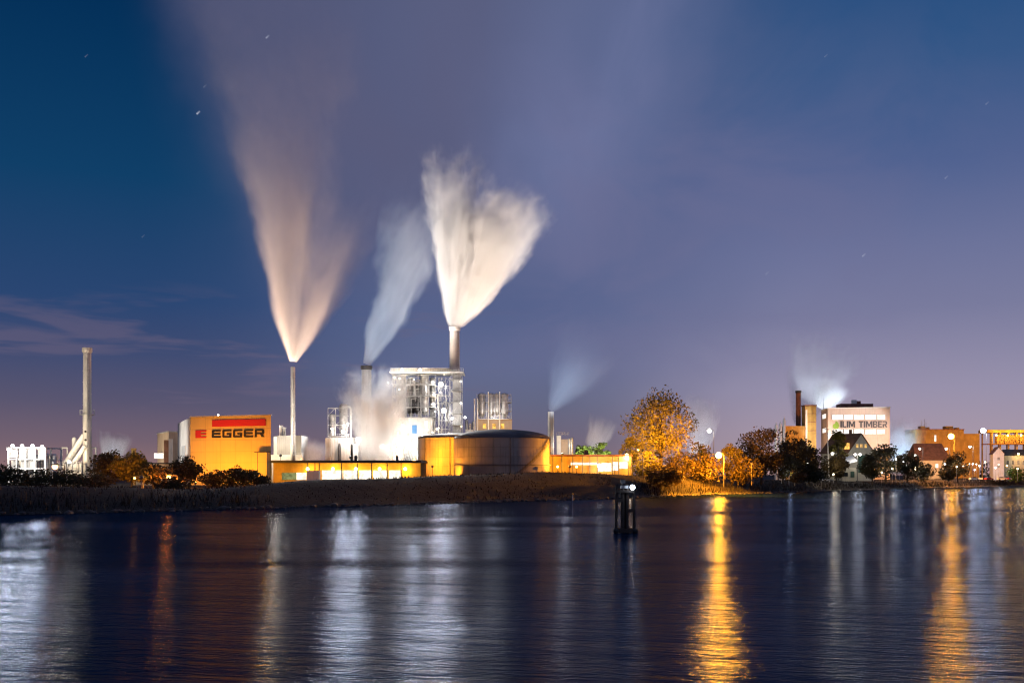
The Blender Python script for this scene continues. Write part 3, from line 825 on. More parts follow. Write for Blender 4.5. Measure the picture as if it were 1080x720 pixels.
# ------------------------------------------------------------------ slim chimney and box building
chimney(309, 387, 487, 4.6, 288, MT['chimney'], 'slim pale chimney right of the billboard hall', bands=(), cap=False)
D = 296
root = thing('boiler_house', 'grey box shaped boiler house behind the slim chimney', 'boiler house', (X(305, D), D, GZ))
MB().box((X(304.8, D), D + 5, (GZ + Z(459, D)) / 2), (7.1, 9, Z(459, D) - GZ)).build('wall', MT['grey_clad'], root)
MB().box((X(290.5, D), D + 1.5, (GZ + Z(460, D)) / 2), (1.1, 3, Z(460, D) - GZ)).build('stair_core', MT['white'], root)
MB().box((X(304, D), D - 1.8, (GZ + Z(479.5, D)) / 2), (8.8, 3, Z(479.5, D) - GZ)).build('lean_to', MT['white'], root)
v = MB()
for px, h in ((294, 448), (297.5, 450)): v.lathe(X(px, D), D + 3, [(0.45, Z(459.5, D)), (0.45, Z(h + 1, D)), (0.6, Z(h + 1, D)), (0.6, Z(h, D))], 10)
v.build('roof_vent', MT['steel'], root)
MB().box(W(316, 480, D - 1.5), (2, 2, 1.6)).build('cooler', MT['steel'], root)
light('POINT', (X(298, D), D - 8, Z(474, D)), WARM, 4500, root, 0.5)
floodlight((X(303, 280), 272, GZ + 8), (X(309, 288), 288, 22), (1, .86, .70), MT['l_warm'], 60000, 75, 'added warm floodlight on the warehouse roof line aimed at the slim chimney')  # unseen floodlight added to brighten the slim chimney

# ------------------------------------------------------------------ long warehouse with loading bays
D = 264
root = thing('long_warehouse', 'long low ochre warehouse with five bright loading bays', 'warehouse', (X(362, D), D, GZ))
x0, x1 = X(286.8, D), X(443, D); zr = Z(488, D)
MB().box(((x0 + x1) / 2, D + 10.5, (GZ + zr) / 2), (x1 - x0, 18, zr - GZ)).build('wall', MT['ochre'], root)
MB().box(((x0 + x1) / 2 - .2, D + 9.5, zr + 0.35), (x1 - x0 + 1.2, 22, 0.65)).build('roof', MT['roof_dark'], root)
fr = MB()
for a, b_ in ((338.5, 360), (361.3, 376.7), (378, 391.5), (393, 408), (409.5, 422.5)):
    MB().box((X((a + b_) / 2, D), D + 1.42, Z(500.5, D)), ((b_ - a) * D / F, 0.1, 9.5 * D / F)).build('loading_bay', MT['bay'], root)
for p in (337.5, 360.7, 377.4, 392.3, 408.8, 423.5, 333, 286.9, 325): fr.box((X(p, D), D - 1.0, (GZ + zr) / 2), (0.22, 0.22, zr - GZ - .02))
fr.build('canopy_post', MT['dark_steel'], root)
MB().box((X(303.5, D), D + 1.42, Z(502, D)), (15 * D / F, 0.1, 7.5 * D / F)).build('window', MT['bay_green'], root, 'wide window with dim greenish light')
MB().box((X(316.8, D), D + 1.42, Z(502, D)), (10.5 * D / F, 0.1, 7.5 * D / F)).build('window', MT['bay'], root)
rng = random.Random(4)
for p in (325.5, 352, 376, 401, 428):
    MB().ball((X(p, D), D - 1.3, Z(494.3, D)), 0.42).build('canopy_lamp', MT['l_warm'], root)
    light('SPOT', (X(p, D), D - 0.8, Z(496, D)), (1.0, 0.48, 0.05), 2100, root, 0.3, (X(p, D), D + 8, Z(502, D)), 160, .3)
vt = MB()
for p in (372, 371, 416): vt.lathe(X(p, D), D + 6, [(0.3, zr + .7), (0.3, zr + 1.6), (0.5, zr + 1.7), (0.1, zr + 2.1)], 10)
vt.build('roof_vent', MT['dark_steel'], root)
light('POINT', (X(292, D), D - 5, Z(500, D)), (1, .40, .02), 2600, root, 0.4)
# trailers parked in front of bays
def trailer(px, D, w, label):
    x = X(px, D); r = thing('truck_trailer', label, 'trailer', (x, D, GZ), 'trailers parked by the loading bays')
    MB().box((x, D, GZ + 2.4), (w, 2.4, 2.7)).build('box', MT['white'], r)
    MB().box((x, D, GZ + 0.9), (w * .98, 1.6, 0.25)).build('chassis', MT['dark_steel'], r)
    for k in (-.38, -.26, .34):
        MB().cyl((x + k * w, D - 1.1, GZ + .5), (x + k * w, D + 1.1, GZ + .5), 0.5, None, 14).build('wheel', MT['rubber'], r)
trailer(331, D - 7, 3.0, 'short white trailer parked left of the loading bays')

LIGHT_SCALE[0] = 0.125
# ------------------------------------------------------------------ evaporator group behind the warehouse
D = 330; s = D / F
root = thing('evaporator_plant', 'white evaporator plant with two vessels left of the steam cloud', 'plant', (X(360, D), D, GZ))
MB().box((X(358, D), D + 5, (GZ + Z(461, D)) / 2), (8.8, 9, Z(461, D) - GZ)).build('building', MT['white_clad'], root)
MB().box((X(346.5, D), D - 0.6, (GZ + Z(462, D)) / 2), (1.5, 2, Z(462, D) - GZ)).build('stair_core', MT['tan_clad'], root)
MB().box((X(373.5, D), D + 3, (GZ + Z(468, D)) / 2), (2.6, 5, Z(468, D) - GZ)).build('annex', MT['white'], root)
def vessel(mb, px, D, wpx, top, bottom, dome=True):
    r = wpx * D / F / 2; z0, z1 = Z(bottom, D), Z(top, D)
    pr = [(r * .35, z0 - r), (r, z0)]
    k = z0 + 1.6
    while k < z1 - 1: pr += [(r, k), (r * 1.05, k + .04), (r * 1.05, k + .14), (r, k + .18)]; k += 2.2
    pr += [(r, z1 - r * .5), (r * .75, z1 - r * .12), (r * .25, z1)]
    mb.lathe(X(px, D), D + r, pr, 18)
    return mb
vessel(MB(), 350, D, 6.5, 436, 459).build('vessel', MT['steel'], root)
vessel(MB(), 361.5, D, 9, 425, 455).build('vessel', MT['steel'], root)
MB().tube([W(364, 430, D + 1), W(368.5, 428.5, D + 1), W(370, 431, D + 1), W(370, 462, D + 1)], 0.28, 8).build('pipe', MT['white'], root)
def frame(mb, pxs, pys, D, depth, w=0.22, brace=True):
    for yy in (D, D + depth):
        for p in pxs: mb.cyl(W(p, pys[0], yy), W(p, pys[-1], yy), w * .6, None, 4)
        for q in pys:
            a = W(pxs[0], q, D); b_ = W(pxs[-1], q, D)
            mb.cyl((a.x, yy, a.z), (b_.x, yy, b_.z), w * .55, None, 4)
    for p in pxs:
        for q in pys:
            a = W(p, q, D); mb.cyl((a.x, D, a.z), (a.x, D + depth, a.z), w * .5, None, 4)
    if brace:
        for i in range(len(pxs) - 1):
            for j in range(len(pys) - 1):
                a, b_ = W(pxs[i], pys[j + (i + j) % 2], D), W(pxs[i + 1], pys[j + 1 - (i + j) % 2], D)
                mb.cyl(a, b_, w * .35, None, 4)
    return mb
def railing(mb, x0, x1, y, z, n):
    for k in range(n + 1):
        x = x0 + (x1 - x0) * k / n; mb.cyl((x, y, z), (x, y, z + 1.1), 0.05, None, 4)
    for h in (0.55, 1.1): mb.cyl((x0, y, z + h), (x1, y, z + h), 0.05, None, 4)
frame(MB(), (346, 354, 366), (460, 448, 438, 430), D - 0.4, 4, 0.2).build('steel_frame', MT['steel'], root)
r_ = MB(); railing(r_, X(345, D), X(371, D), D, Z(461, D), 14); r_.build('railing', MT['steel'], root)
MB().cyl(W(358, 472, D - 1), W(358, 490, D - 1), 0.5, None, 10).cyl(W(358, 467, D - 1), W(358, 472, D - 1), 0.25, 0.5, 10).build('drop_pipe', MT['dark_steel'], root)
for p, q, e in ((362, 455, 14000), (377, 463, 14000), (350, 452, 1500), (367, 447, 1500)):
    MB().ball(W(p, q, D - 2), 0.62 if e > 5000 else 0.3).build('lamp', MT['l_white'], root)
    light('POINT', W(p, q + 1.5, D - 4.5), WHITE, e, root, 0.5)

# wide chimney in the steam
chimney(386.5, 386, 490, 10.2, 334, MT['chimney'], 'wide grey chimney half hidden in the steam cloud', bands=(), cap='dark', flare=1.22)

# ------------------------------------------------------------------ main dryer tower
D = 330
root = thing('dryer_tower', 'tall floodlit dryer tower full of steel frames and cyclones', 'plant', (X(445, D), D, GZ))
pl = MB(); pl.box((X(433, D), D + 6, (GZ + Z(440, D)) / 2), (46 * s, 11, Z(440, D) - GZ)); pl.build('plinth_building', MT['white_clad'], root)
an = MB(); an.box((X(405, D), D + 4, (GZ + Z(452, D)) / 2), (11 * s, 8, Z(452, D) - GZ)); an.box((X(412, D), D - 1.2, (GZ + Z(474, D)) / 2), (30 * s, 2.2, Z(474, D) - GZ)); an.build('annex', MT['white'], root)
for p, q, w, h, mt in ((424.5, 453, 3.4, 12, 'win_white'), (449, 450, 3.6, 13, 'win_white'), (437, 452.5, 5, 9, 'blue'), (411.5, 462, 4, 6, 'win_white')):
    MB().box((X(p, D), D + .42, Z(q, D)), (w * s, 0.1, h * s)).build('window' if mt != 'blue' else 'blue_panel', MT[mt], root)
vessel(MB(), 423, D + 1, 10, 394, 433).build('cyclone', MT['steel'], root)
vessel(MB(), 447.5, D + 1, 9, 394, 433).build('cyclone', MT['steel'], root)
vessel(MB(), 433, D + 5, 9, 398, 434).build('cyclone', MT['dark_steel'], root)
vessel(MB(), 440, D + 3, 6, 402, 434).build('cyclone', MT['dark_steel'], root)
vessel(MB(), 456, D + 4, 6, 398, 445).build('cyclone', MT['steel'], root)
frame(MB(), (414, 418.5, 428, 441, 452, 459), (440, 429, 418, 406, 395), D - 0.3, 9, 0.2, False).build('steel_frame', MT['steel'], root)
frame(MB(), (459, 462.5, 466, 470, 474), (488, 479, 470, 461, 452, 443, 434, 425, 416, 407, 398), D + 1, 6, 0.15).build('stair_frame', MT['steel'], root)
dk = MB(); dk.box((X(450, D), D + 4.5, Z(392.5, D)), (78 * s, 11, 0.5))
railing(dk, X(412, D), X(489, D), D - 0.9, Z(392, D), 30); dk.build('roof_platform', MT['white'], root)
cn = MB(); cn.box((X(426, D), D + 2.5, Z(389.8, D)), (27 * s, 5, 1.0)); cn.box((X(460, D), D + 2.5, Z(389.6, D)), (30 * s, 5, 0.9)); cn.build('canopy', MT['cream'], root)
for q in (405, 417, 429, 440):
    d_ = MB(); d_.box((X(436, D), D + 4, Z(q, D)), (46 * s, 9, 0.16)); railing(d_, X(413, D), X(459, D), D - .6, Z(q, D), 18); d_.build('deck', MT['steel'], root)
col_ = MB(); col_.box((X(481.5, D), D + 2.5, (Z(392.5, D) + GZ) / 2 - .2), (8.6 * s, 4, Z(392.5, D) - GZ - .4))
col_.build('exhaust_shaft', MT['grey_clad'], root)
for q in (400, 412, 424, 436, 448, 458):
    b2 = MB(); b2.box((X(481.5, D), D + 2.2, Z(q, D)), (12 * s, 6, 0.14)); railing(b2, X(475.5, D), X(487.5, D), D - .7, Z(q, D), 6); b2.build('deck', MT['steel'], root)
fr2 = MB()
for p in (475.5, 487.5): fr2.cyl(W(p, 490, D - .6), W(p, 393, D - .6), 0.16, None, 4)
for k, q in enumerate((400, 412, 424, 436, 448)):
    fr2.cyl(W(475.5 if k % 2 else 487.5, q, D - .6), W(487.5 if k % 2 else 475.5, q + 12, D - .6), 0.09, None, 4)
fr2.build('shaft_frame', MT['steel'], root)
pp = MB(); rng = random.Random(21)
for k in range(44):
    p = rng.uniform(414, 473); q = rng.uniform(397, 434); hgt = rng.uniform(4, 24); yy = D + rng.uniform(-.5, 7)
    MB().tube([W(p, q + hgt, yy), W(p, q, yy), W(p + rng.uniform(-6, 6), q - 1, yy)], rng.uniform(.12, .3), 7).build('pipe', MT['steel'], root)
for k in range(10):
    p = rng.uniform(414, 456); q = rng.uniform(433, 439); MB().cyl(W(p, 440, D + 1), W(p, q, D + 1), rng.uniform(.3, .6), None, 10).build('vent_stub', MT['steel'], root)
lp2 = MB(); rng = random.Random(22)
for k in range(30):
    p = rng.uniform(410, 462); q = rng.uniform(464, 486); MB().tube([W(p, q, D - 3), W(p + rng.uniform(-7, 7), q, D - 3), W(p + rng.uniform(-7, 7), 492, D - 3)], rng.uniform(.12, .3), 7).build('pipe', MT['white'], root)
rs = MB()
for k in range(9): rs.box((X(470, D), D - .5, Z(455 + k * 4, D)), (26 * s, 1.0, 0.12))
for p in (458, 466, 474, 482): rs.cyl(W(p, 495, D - .9), W(p, 444 if p < 470 else 452, D - .9), 0.15, None, 4)
rs.build('pipe_bridge', MT['steel'], root)
lamps = [(465, 405, 'l_white', 14000, .75), (468, 433, 'l_white', 14000, .8), (424, 390, 'l_warm', 3500, .42), (443, 390, 'l_warm', 3500, .42), (456.5, 403, 'l_white', 2500, .4),
         (457.5, 416, 'l_warm', 2500, .42), (457, 426, 'l_white', 2500, .45), (426, 462, 'l_white', 2200, .6), (437, 465, 'l_white', 2000, .5), (421, 474, 'l_white', 3200, .8), (438, 477, 'l_white', 2600, .7),
         (477, 441, 'l_white', 2500, .4), (490.5, 440, 'l_white', 2500, .35), (461, 452, 'l_warm', 2500, .35), (486, 402, 'l_white', 800, .22), (486, 425, 'l_white', 800, .22), (416, 398, 'l_warm', 800, .25), (404, 470, 'l_white', 5000, .5)] + [(random.Random(500 + k).uniform(408, 488), random.Random(900 + k).uniform(395, 485), ('l_warm', 'l_white')[k % 2], 250, .17) for k in range(22)]
for p, q, mt, e, r in lamps:
    MB().ball(W(p, q, D - 2.2), r).build('lamp', MT[mt], root)
    light('POINT', W(p, q + 1.2, D - 4.6), WARM if mt == 'l_warm' else WHITE, e * 1.1, root, 0.5)
chimney(479.5, 345, 393, 10, 332.5, MT['chimney'], 'grey chimney on top of the floodlit dryer tower', cap=True, zb=Z(392, 332.5) + .3, flare=1.22)

# silo block right of the tower
D = 345; s = D / F
root = thing('silo_block', 'compact block of steel hoppers over a lit base, right of dryer tower', 'plant', (X(521, D), D, GZ))
MB().box((X(521, D), D + 4.5, (GZ + Z(442, D)) / 2), (38 * s, 8, Z(442, D) - GZ)).build('base_building', MT['tan_clad'], root)
for p, w in ((508, 8), (518, 7), (524.5, 5), (532, 8)):
    vessel(MB(), p, D, w, 414, 436).build('hopper', MT['steel'], root)
frame(MB(), (503, 513, 522, 530, 539), (442, 433, 424, 416), D - .4, 5, 0.2).build('steel_frame', MT['steel'], root)
d_ = MB()
for q in (424, 433, 441.6): d_.box((X(521, D), D + 2, Z(q, D)), (37 * s, 5.4, 0.16)); railing(d_, X(502.5, D), X(539.5, D), D - .7, Z(q, D), 14)
d_.build('deck', MT['steel'], root)
for p in (511, 521, 530): MB().box((X(p, D), D + .42, Z(449, D)), (3.4 * s, .1, 5 * s)).build('window', MT['win_warm'], root)
for p, q in ((511, 446), (521, 446), (530, 446)):
    light('POINT', W(p, q, D - 3), (1, .62, .25), 1200, root, .3)
light('POINT', W(521, 432, D - 12), WHITE, 30000, root, .4)  # fill light added without a fixture to whiten the hoppers
pp = MB()
for p in (500.5, 503.5): pp.cyl(W(p, 480, D - 1), W(p, 420, D - 1), 0.25, None, 8)
for p in (515, 527): pp.cyl(W(p, 455, D - .6), W(p, 413, D - .6), 0.22, None, 8)
pp.build('riser_pipe', MT['white'], root)
# low pump house between tower and silo block
root = thing('pump_house', 'small white pump house between dryer tower and silo block', 'pump house', (X(496, D), D, GZ))
MB().box((X(496, D), D + 2, (GZ + Z(453, D)) / 2), (10 * s, 5, Z(453, D) - GZ)).build('wall', MT['white'], root)
q_ = MB()
for p, h in ((492, 443), (495.5, 447), (499, 445)): q_.lathe(X(p, D), D + 1, [(.5, Z(453, D)), (.5, Z(h, D)), (.2, Z(h - 1, D))], 10)
q_.build('vent', MT['steel'], root)

LIGHT_SCALE[0] = 1.0
# ------------------------------------------------------------------ storage tanks
def tank(px, D, rpx, eave, peak, label, roof_label=None):
    r = rpx * D / F; x = X(px, D)
    root = thing('storage_tank', label, 'tank', (x, D, GZ), 'round storage tanks')
    z1 = Z(eave, D); zp = Z(peak, D)
    n = 5
    pr = []
    for k in range(n):
        za, zb = GZ - .3 + (z1 - GZ + .3) * k / n, GZ - .3 + (z1 - GZ + .3) * (k + 1) / n
        pr += [(r, za), (r, zb - .12), (r + .06, zb - .1), (r + .06, zb - .02)]
    MB().lathe(x, D, pr, 72).build('shell', MT['tank'], root)
    rf = MB(); rf.lathe(x, D, [(r + .18, z1 - .02)] + [(r * math.cos(a) + .1, z1 + .05 + (zp - z1) * math.sin(a)) for a in (0, .25, .5, .75, 1.0, 1.25, 1.5)], 72); rf.build('domed_roof', MT['tank_roof'], root)
    ra = MB(); k = 64
    for i in range(k):
        a = 2 * math.pi * i / k; ra.cyl((x + r * math.cos(a), D + r * math.sin(a), z1), (x + r * math.cos(a), D + r * math.sin(a), z1 + .6), .035, None, 4)
    for h in (.6,): ra.lathe(x, D, [(r - .03, z1 + h - .03), (r + .03, z1 + h - .03), (r + .03, z1 + h + .03), (r - .03, z1 + h + .03)], 72, False)
    ra.build('railing', MT['dark_steel'], root)
    return root, x, r, z1
t1, x1_, r1_, z1_ = tank(485, 306, 44, 462.5, 457, 'round orange lit storage tank on the left, partly behind the domed one')
t2, x2_, r2_, z2_ = tank(529.5, 289, 50.5, 463, 453, 'large round storage tank with dark dome, orange at both ends')
st = MB(); n = 46
for k in range(n):
    a = math.radians(-88 + 70 * k / n); z = z2_ - (z2_ - GZ) * (1 - k / n) * 1.0
    st.box((x2_ + (r2_ + .5) * math.cos(a), 289 + (r2_ + .5) * math.sin(a), z), (.9, .9, .08), a)
    if k % 2 == 0: st.cyl((x2_ + (r2_ + .9) * math.cos(a), 289 + (r2_ + .9) * math.sin(a), z), (x2_ + (r2_ + .9) * math.cos(a), 289 + (r2_ + .9) * math.sin(a), z + 1.0), .04, None, 4)
st.build('spiral_stair', MT['dark_steel'], t2)
pp = MB()
for a in (-80, -12, 8):
    aa = math.radians(a); pp.cyl((x2_ + (r2_ + .2) * math.cos(aa), 289 + (r2_ + .2) * math.sin(aa), GZ), (x2_ + (r2_ + .2) * math.cos(aa), 289 + (r2_ + .2) * math.sin(aa), z2_), .12, None, 6)
zz = Z(490, 280)
pp.lathe(x2_, 289, [(r2_ + .1, zz - .1), (r2_ + .3, zz - .1), (r2_ + .3, zz + .1), (r2_ + .1, zz + .1)], 72, False)
pp.build('pipe', MT['dark_steel'], t2)
pp = MB()
for a in (-100, -140):
    aa = math.radians(a); pp.cyl((x1_ + (r1_ + .2) * math.cos(aa), 306 + (r1_ + .2) * math.sin(aa), GZ), (x1_ + (r1_ + .2) * math.cos(aa), 306 + (r1_ + .2) * math.sin(aa), z1_), .12, None, 6)
pp.build('pipe', MT['dark_steel'], t1)
def yard_lamp(px, py, D, col, lens, power, label, r=.4, wall=False):
    x = X(px, D); zt_ = Z(py, D)
    root = thing('yard_lamp', label, 'yard lamp', (x, D, GZ), 'yard lamps between the tanks and sheds')
    MB().cyl((x, D, GZ - .5), (x, D, zt_ + .1), .1, .07, 6).build('pole', MT['dark_steel'], root)
    MB().box((x, D, zt_ + r + .12), (r * 2, r * 1.4, .18)).build('lamp_head', MT['dark_steel'], root)
    MB().ball((x, D - r - .1, zt_), r).build('lens', lens, root)
    if wall: light('SPOT', (x, D + r + .3, zt_), col, power, root, .4, (x, D + 14, zt_ - 1), 150, .4)
    else: light('POINT', (x, D - r * 2 - .4, zt_), col, power, root, .4)
yard_lamp(437, 486, 280, SOD, MT['l_sod'], 16000, 'sodium yard lamp left of the orange storage tank')
floodlight((-22.6, 282.5, GZ + 5), (X(457, 300), 297, 11.5), SOD, MT['l_sod'], 60000, 130, 'sodium floodlight before the left storage tank')
floodlight((X(600, 284), 282, GZ + 5), (X(573, 289), 288, 11), (1, .36, .015), MT['l_sod'], 56000, 100, 'sodium floodlight right of the domed storage tank')
floodlight((X(474, 284), 280, GZ + 1), (X(490, 287), 285, 10), SOD, MT['l_sod'], 16000, 80, 'sodium floodlight at the gap between both storage tanks')

LIGHT_SCALE[0] = 1.0
# ------------------------------------------------------------------ small chimney, small silos, orange shed
chimney(581, 434, 490, 6.5, 335, MT['chimney'], 'short pale chimney right of the domed storage tank', cap=False)
D = 340; s = D / F
root = thing('mixing_plant', 'small white mixing plant with slender silos right of the short chimney', 'plant', (X(594, D), D, GZ))
MB().box((X(595.5, D), D + 2, (GZ + Z(463, D)) / 2), (8 * s, 4, Z(463, D) - GZ)).build('building', MT['tan_clad'], root)
MB().box((X(589.5, D), D + 2, (GZ + Z(459, D)) / 2), (4.5 * s, 4, Z(459, D) - GZ)).build('lift_tower', MT['white'], root)
for p, w, h in ((600.5, 3, 462), (603, 3.4, 461)): MB().lathe(X(p, D), D, [(w * s / 2, GZ), (w * s / 2, Z(h + 1, D)), (w * s / 5, Z(h, D))], 12).build('silo', MT['steel'], root)
r_ = MB(); railing(r_, X(587, D), X(600, D), D, Z(459, D), 8); r_.build('railing', MT['steel'], root)
light('POINT', W(596, 470, D - 7), WHITE, 1500, root, .4)
D = 302; s = D / F
root = thing('orange_shed', 'low brick shed lit bright orange, right of the storage tanks', 'shed', (X(622, D), D, GZ))
MB().box((X(623, D), D + 7, (GZ + Z(481, D)) / 2), (86 * s, 13, Z(481, D) - GZ)).build('wall', MT['ochre'], root)
MB().box((X(623, D), D + 6.5, Z(480, D)), (88 * s, 15, .4)).build('roof', MT['roof_red'], root)
for a, b_, q0, q1 in ((602, 630, 487.5, 490), (631, 645, 488, 497), (646.5, 652, 487, 496), (653, 662, 487, 494)):
    MB().box((X((a + b_) / 2, D), D + .44, Z((q0 + q1) / 2, D)), ((b_ - a) * s, .1, (q1 - q0) * s)).build('lit_opening', MT['bay'], root)
ps = MB()
for p in (583, 592, 604, 614, 622, 630.3, 645.7, 652.5, 662.8): ps.box((X(p, D), D - .3, (GZ + Z(481, D)) / 2), (.25, .25, Z(481.4, D) - GZ))
ps.build('post', MT['dark_steel'], root)
MB().box((X(619, D), D + 3, Z(477.5, D)), (1.2, 1.2, 1.6)).build('roof_chimney', MT['brick'], root)
yard_lamp(632, 491, 297, WARM, MT['l_white'], 2200, 'bright white yard lamp before the orange shed', .6, True)
yard_lamp(608, 492, 292, (1, .38, .02), MT['l_sod'], 4200, 'sodium yard lamp at the left part of the orange shed', .3, True)
yard_lamp(588, 492, 292, (1, .38, .02), MT['l_sod'], 7000, 'sodium yard lamp at the corner of the orange shed by the domed tank', .3, True)
yard_lamp(612, 485, 349, (1, .95, .6), MT['l_white'], 20000, 'added white yard lamp behind the orange shed below the left green tree', .3, True)  # lamp added to brighten the left green tree
yard_lamp(640, 485, 351, (1, .95, .6), MT['l_white'], 20000, 'added white yard lamp behind the orange shed below the right green tree', .3, True)  # likewise added, for the right green tree
yard_lamp(673, 474, 318, (1, .6, .12), MT['l_sod'], 12000, 'added sodium yard lamp beside the small yellow tree', .3, True)  # lamp added to make the yellow tree glow
yard_lamp(648, 492, 292, (1, .38, .02), MT['l_sod'], 4200, 'sodium yard lamp at the right part of the orange shed', .3, True)

LIGHT_SCALE[0] = 0.27
# ------------------------------------------------------------------ right: pulp works and lettered factory
D = 540
root = chimney(842, 412, 470, 5, D, MT['brick'], 'dark brick chimney standing left of the orange brick tower', cap='dark', ladder=False)
s = D / F
root = thing('brick_tower', 'orange lit brick tower between dark chimney and lettered factory', 'tower', (X(855, 530), 530, GZ))
MB().box((X(855, 530), 533, (GZ + Z(428, 530)) / 2), (6.0, 6, Z(428, 530) - GZ)).build('wall', MT['ochre'], root)
MB().box((X(850.3, 530), 531, (GZ + Z(432, 530)) / 2), (1.0, 3, Z(432, 530) - GZ)).build('stair_core', MT['white'], root)
MB().box((X(855, 530), 533, Z(427.3, 530)), (6.6, 6.6, .5)).build('parapet', MT['brick'], root)
MB().box((X(839, 530), 533, (GZ + Z(449, 530)) / 2), (11, 6, Z(449, 530) - GZ)).build('side_wing', MT['ochre'], root)
fr = MB()
for q in (436, 445, 454): fr.box((X(855, 530), 529.9, Z(q, 530)), (5.6, .2, .3))
fr.build('string_course', MT['brick'], root)
floodlight((X(848, 505), 500, GZ + 8), (X(853, 530), 530, 30), (1, .36, .02), MT['l_sod'], 150000, 60, 'sodium floodlight at the foot of the orange brick tower')
for i, (p, h, w) in enumerate(((818.5, 447, 3), (823, 446, 3.2), (827, 441, 3))):
    dd = 500; r = thing('silo', ['slender pale silo above the rust tree, leftmost of three', 'slender pale silo, middle of three above the rust tree', 'tallest slender pale silo nearest the dark chimney'][i], 'silo', (X(p, dd), dd, GZ), 'slender silos above the rust tree')
    MB().lathe(X(p, dd), dd, [(w * dd / F / 2, GZ), (w * dd / F / 2, Z(h + 2, dd)), (.3, Z(h, dd))], 14).build('shell', MT['white'], r)
    MB().cyl((X(p, dd), dd, Z(h, dd)), (X(p, dd), dd, Z(h - 2, dd)), .12, None, 6).build('vent', MT['steel'], r)
floodlight((X(815, 480), 478, GZ + 6), (X(823, 500), 500, 28), WHITE, MT['l_white'], 60000, 60, 'white floodlight below the slender silos')

root = thing('lettered_factory', 'big pale factory block with ILIM TIMBER lettering and lit window bands', 'factory', (X(905, 520), 520, GZ))
a, b_ = P2(873, 520), P2(938.5, 512); c = b_ + Vector((6, 26)); d = P2(866, 538)
zt = Z(431, 520)
MB().prism([a, b_, c, d], GZ, zt).build('wall', MT['render'], root)
MB().prism([a + Vector((-.2, -.3)), b_ + Vector((.3, -.3)), c + Vector((.3, .2)), d + Vector((-.3, .2))], zt + .003, zt + .55).build('cornice', MT['white'], root)
MB().box((X(902, 530), 531, zt + 1.9), (17, 8, 2.6)).build('roof_house', MT['roof_red'], root)
MB().box((X(901, 529), 529.5, zt + 4.3), (2.2, 2.2, 2.0)).build('roof_cabin', MT['white'], root)
MB().box((X(906, 529), 530, zt + 4.0), (1.8, 2.2, 1.5)).build('roof_cabin', MT['roof_red'], root)
MB().cyl((X(868.5, 525), 525, zt), (X(868.5, 525), 525, zt + 6), .15, .08, 6).build('mast', MT['steel'], root)
dF = (b_ - a); LL = dF.length; dF.normalize(); nn_ = Vector((dF.y, -dF.x))
def gu(px):
    k = (px - 540) / F
    return (k * a.y - a.x) / (dF.x - k * dF.y)
def gbox(mb, p0, p1, q0, q1, off=.06, th=.1):
    u0, u1 = gu(p0), gu(p1); A = a + dF * u0 + nn_ * off; B = a + dF * u1 + nn_ * off
    dd = a.y + dF.y * (u0 + u1) / 2
    mb.prism([A + nn_ * th, B + nn_ * th, B, A], Z(q1, dd), Z(q0, dd))
for (q0, q1) in ((437.2, 442.3), (452.5, 457.5)):
    for (p0, p1) in ((877.5, 889), (890, 899.5), (900.5, 911), (912.5, 924), (925, 933.5)):
        w_ = MB(); gbox(w_, p0, p1, q0, q1, .05, .06); w_ = w_.build('window', MT['win_white'], root)
        fm = MB(); n_ = 3
        for k in range(n_ + 1):
            p = p0 + (p1 - p0) * k / n_; gbox(fm, p - .09, p + .09, q0, q1, .112, .1)
        fm.build('mullion', MT['grey_clad'], w_)
for q in (447, 462, 470): pass
wl = MB()
for q in (441, 456): 
    A = a.lerp(d, .25); B = a.lerp(d, .75); n2 = Vector((-(d - a).y, (d - a).x)).normalized()
    wl.prism([A, A + n2 * .1, B + n2 * .1, B], Z(q, 528), Z(q - 4.5, 528))
wl.build('side_window', MT['win_white'], root)
GLY = {
 'I': (.30, [[(0, 0), (.22, 0), (.22, 1), (0, 1)]]),
 'L': (.62, [[(0, 0), (.56, 0), (.56, .2), (.22, .2), (.22, 1), (0, 1)]]),
 'M': (1.0, [[(0, 0), (.21, 0), (.21, .62), (.41, .12), (.53, .12), (.73, .62), (.73, 0), (.94, 0), (.94, 1), (.70, 1), (.47, .45), (.24, 1), (0, 1)]]),
 'T': (.72, [[(.22, 0), (.44, 0), (.44, .8), (.66, .8), (.66, 1), (0, 1), (0, .8), (.22, .8)]]),
 'B': (.74, [[(0, 0), (.2, 0), (.2, 1), (0, 1)], [(.203, .82), (.5, .82), (.63, .9), (.52, 1), (.203, 1)], [(.203, .43), (.48, .43), (.48, .6), (.203, .6)], [(.203, 0), (.55, 0), (.67, .1), (.5, .18), (.203, .18)], [(.483, .5), (.58, .5), (.67, .4), (.67, .103), (.52, .183), (.483, .4)], [(.483, .53), (.56, .53), (.63, .6), (.63, .897), (.483, .817)]]),
 'E': (.66, [[(0, 0), (.58, 0), (.58, .19), (.22, .19), (.22, .41), (.52, .41), (.52, .59), (.22, .59), (.22, .81), (.58, .81), (.58, 1), (0, 1)]]),
 'R': (.74, [[(0, 0), (.21, 0), (.21, .36), (.30, .36), (.46, 0), (.69, 0), (.50, .40), (.64, .5), (.66, .62), (.66, .84), (.58, .95), (.46, 1), (0, 1), (0, .82), (.40, .82), (.45, .76), (.45, .6), (.40, .54), (0, .54)]]),
 ' ': (.45, [])}
lt = MB(); word = 'ILIM TIMBER'; tot = sum(GLY[c_][0] for c_ in word) - .06
ul, ur = gu(886.3), gu(935.8); pos = ul
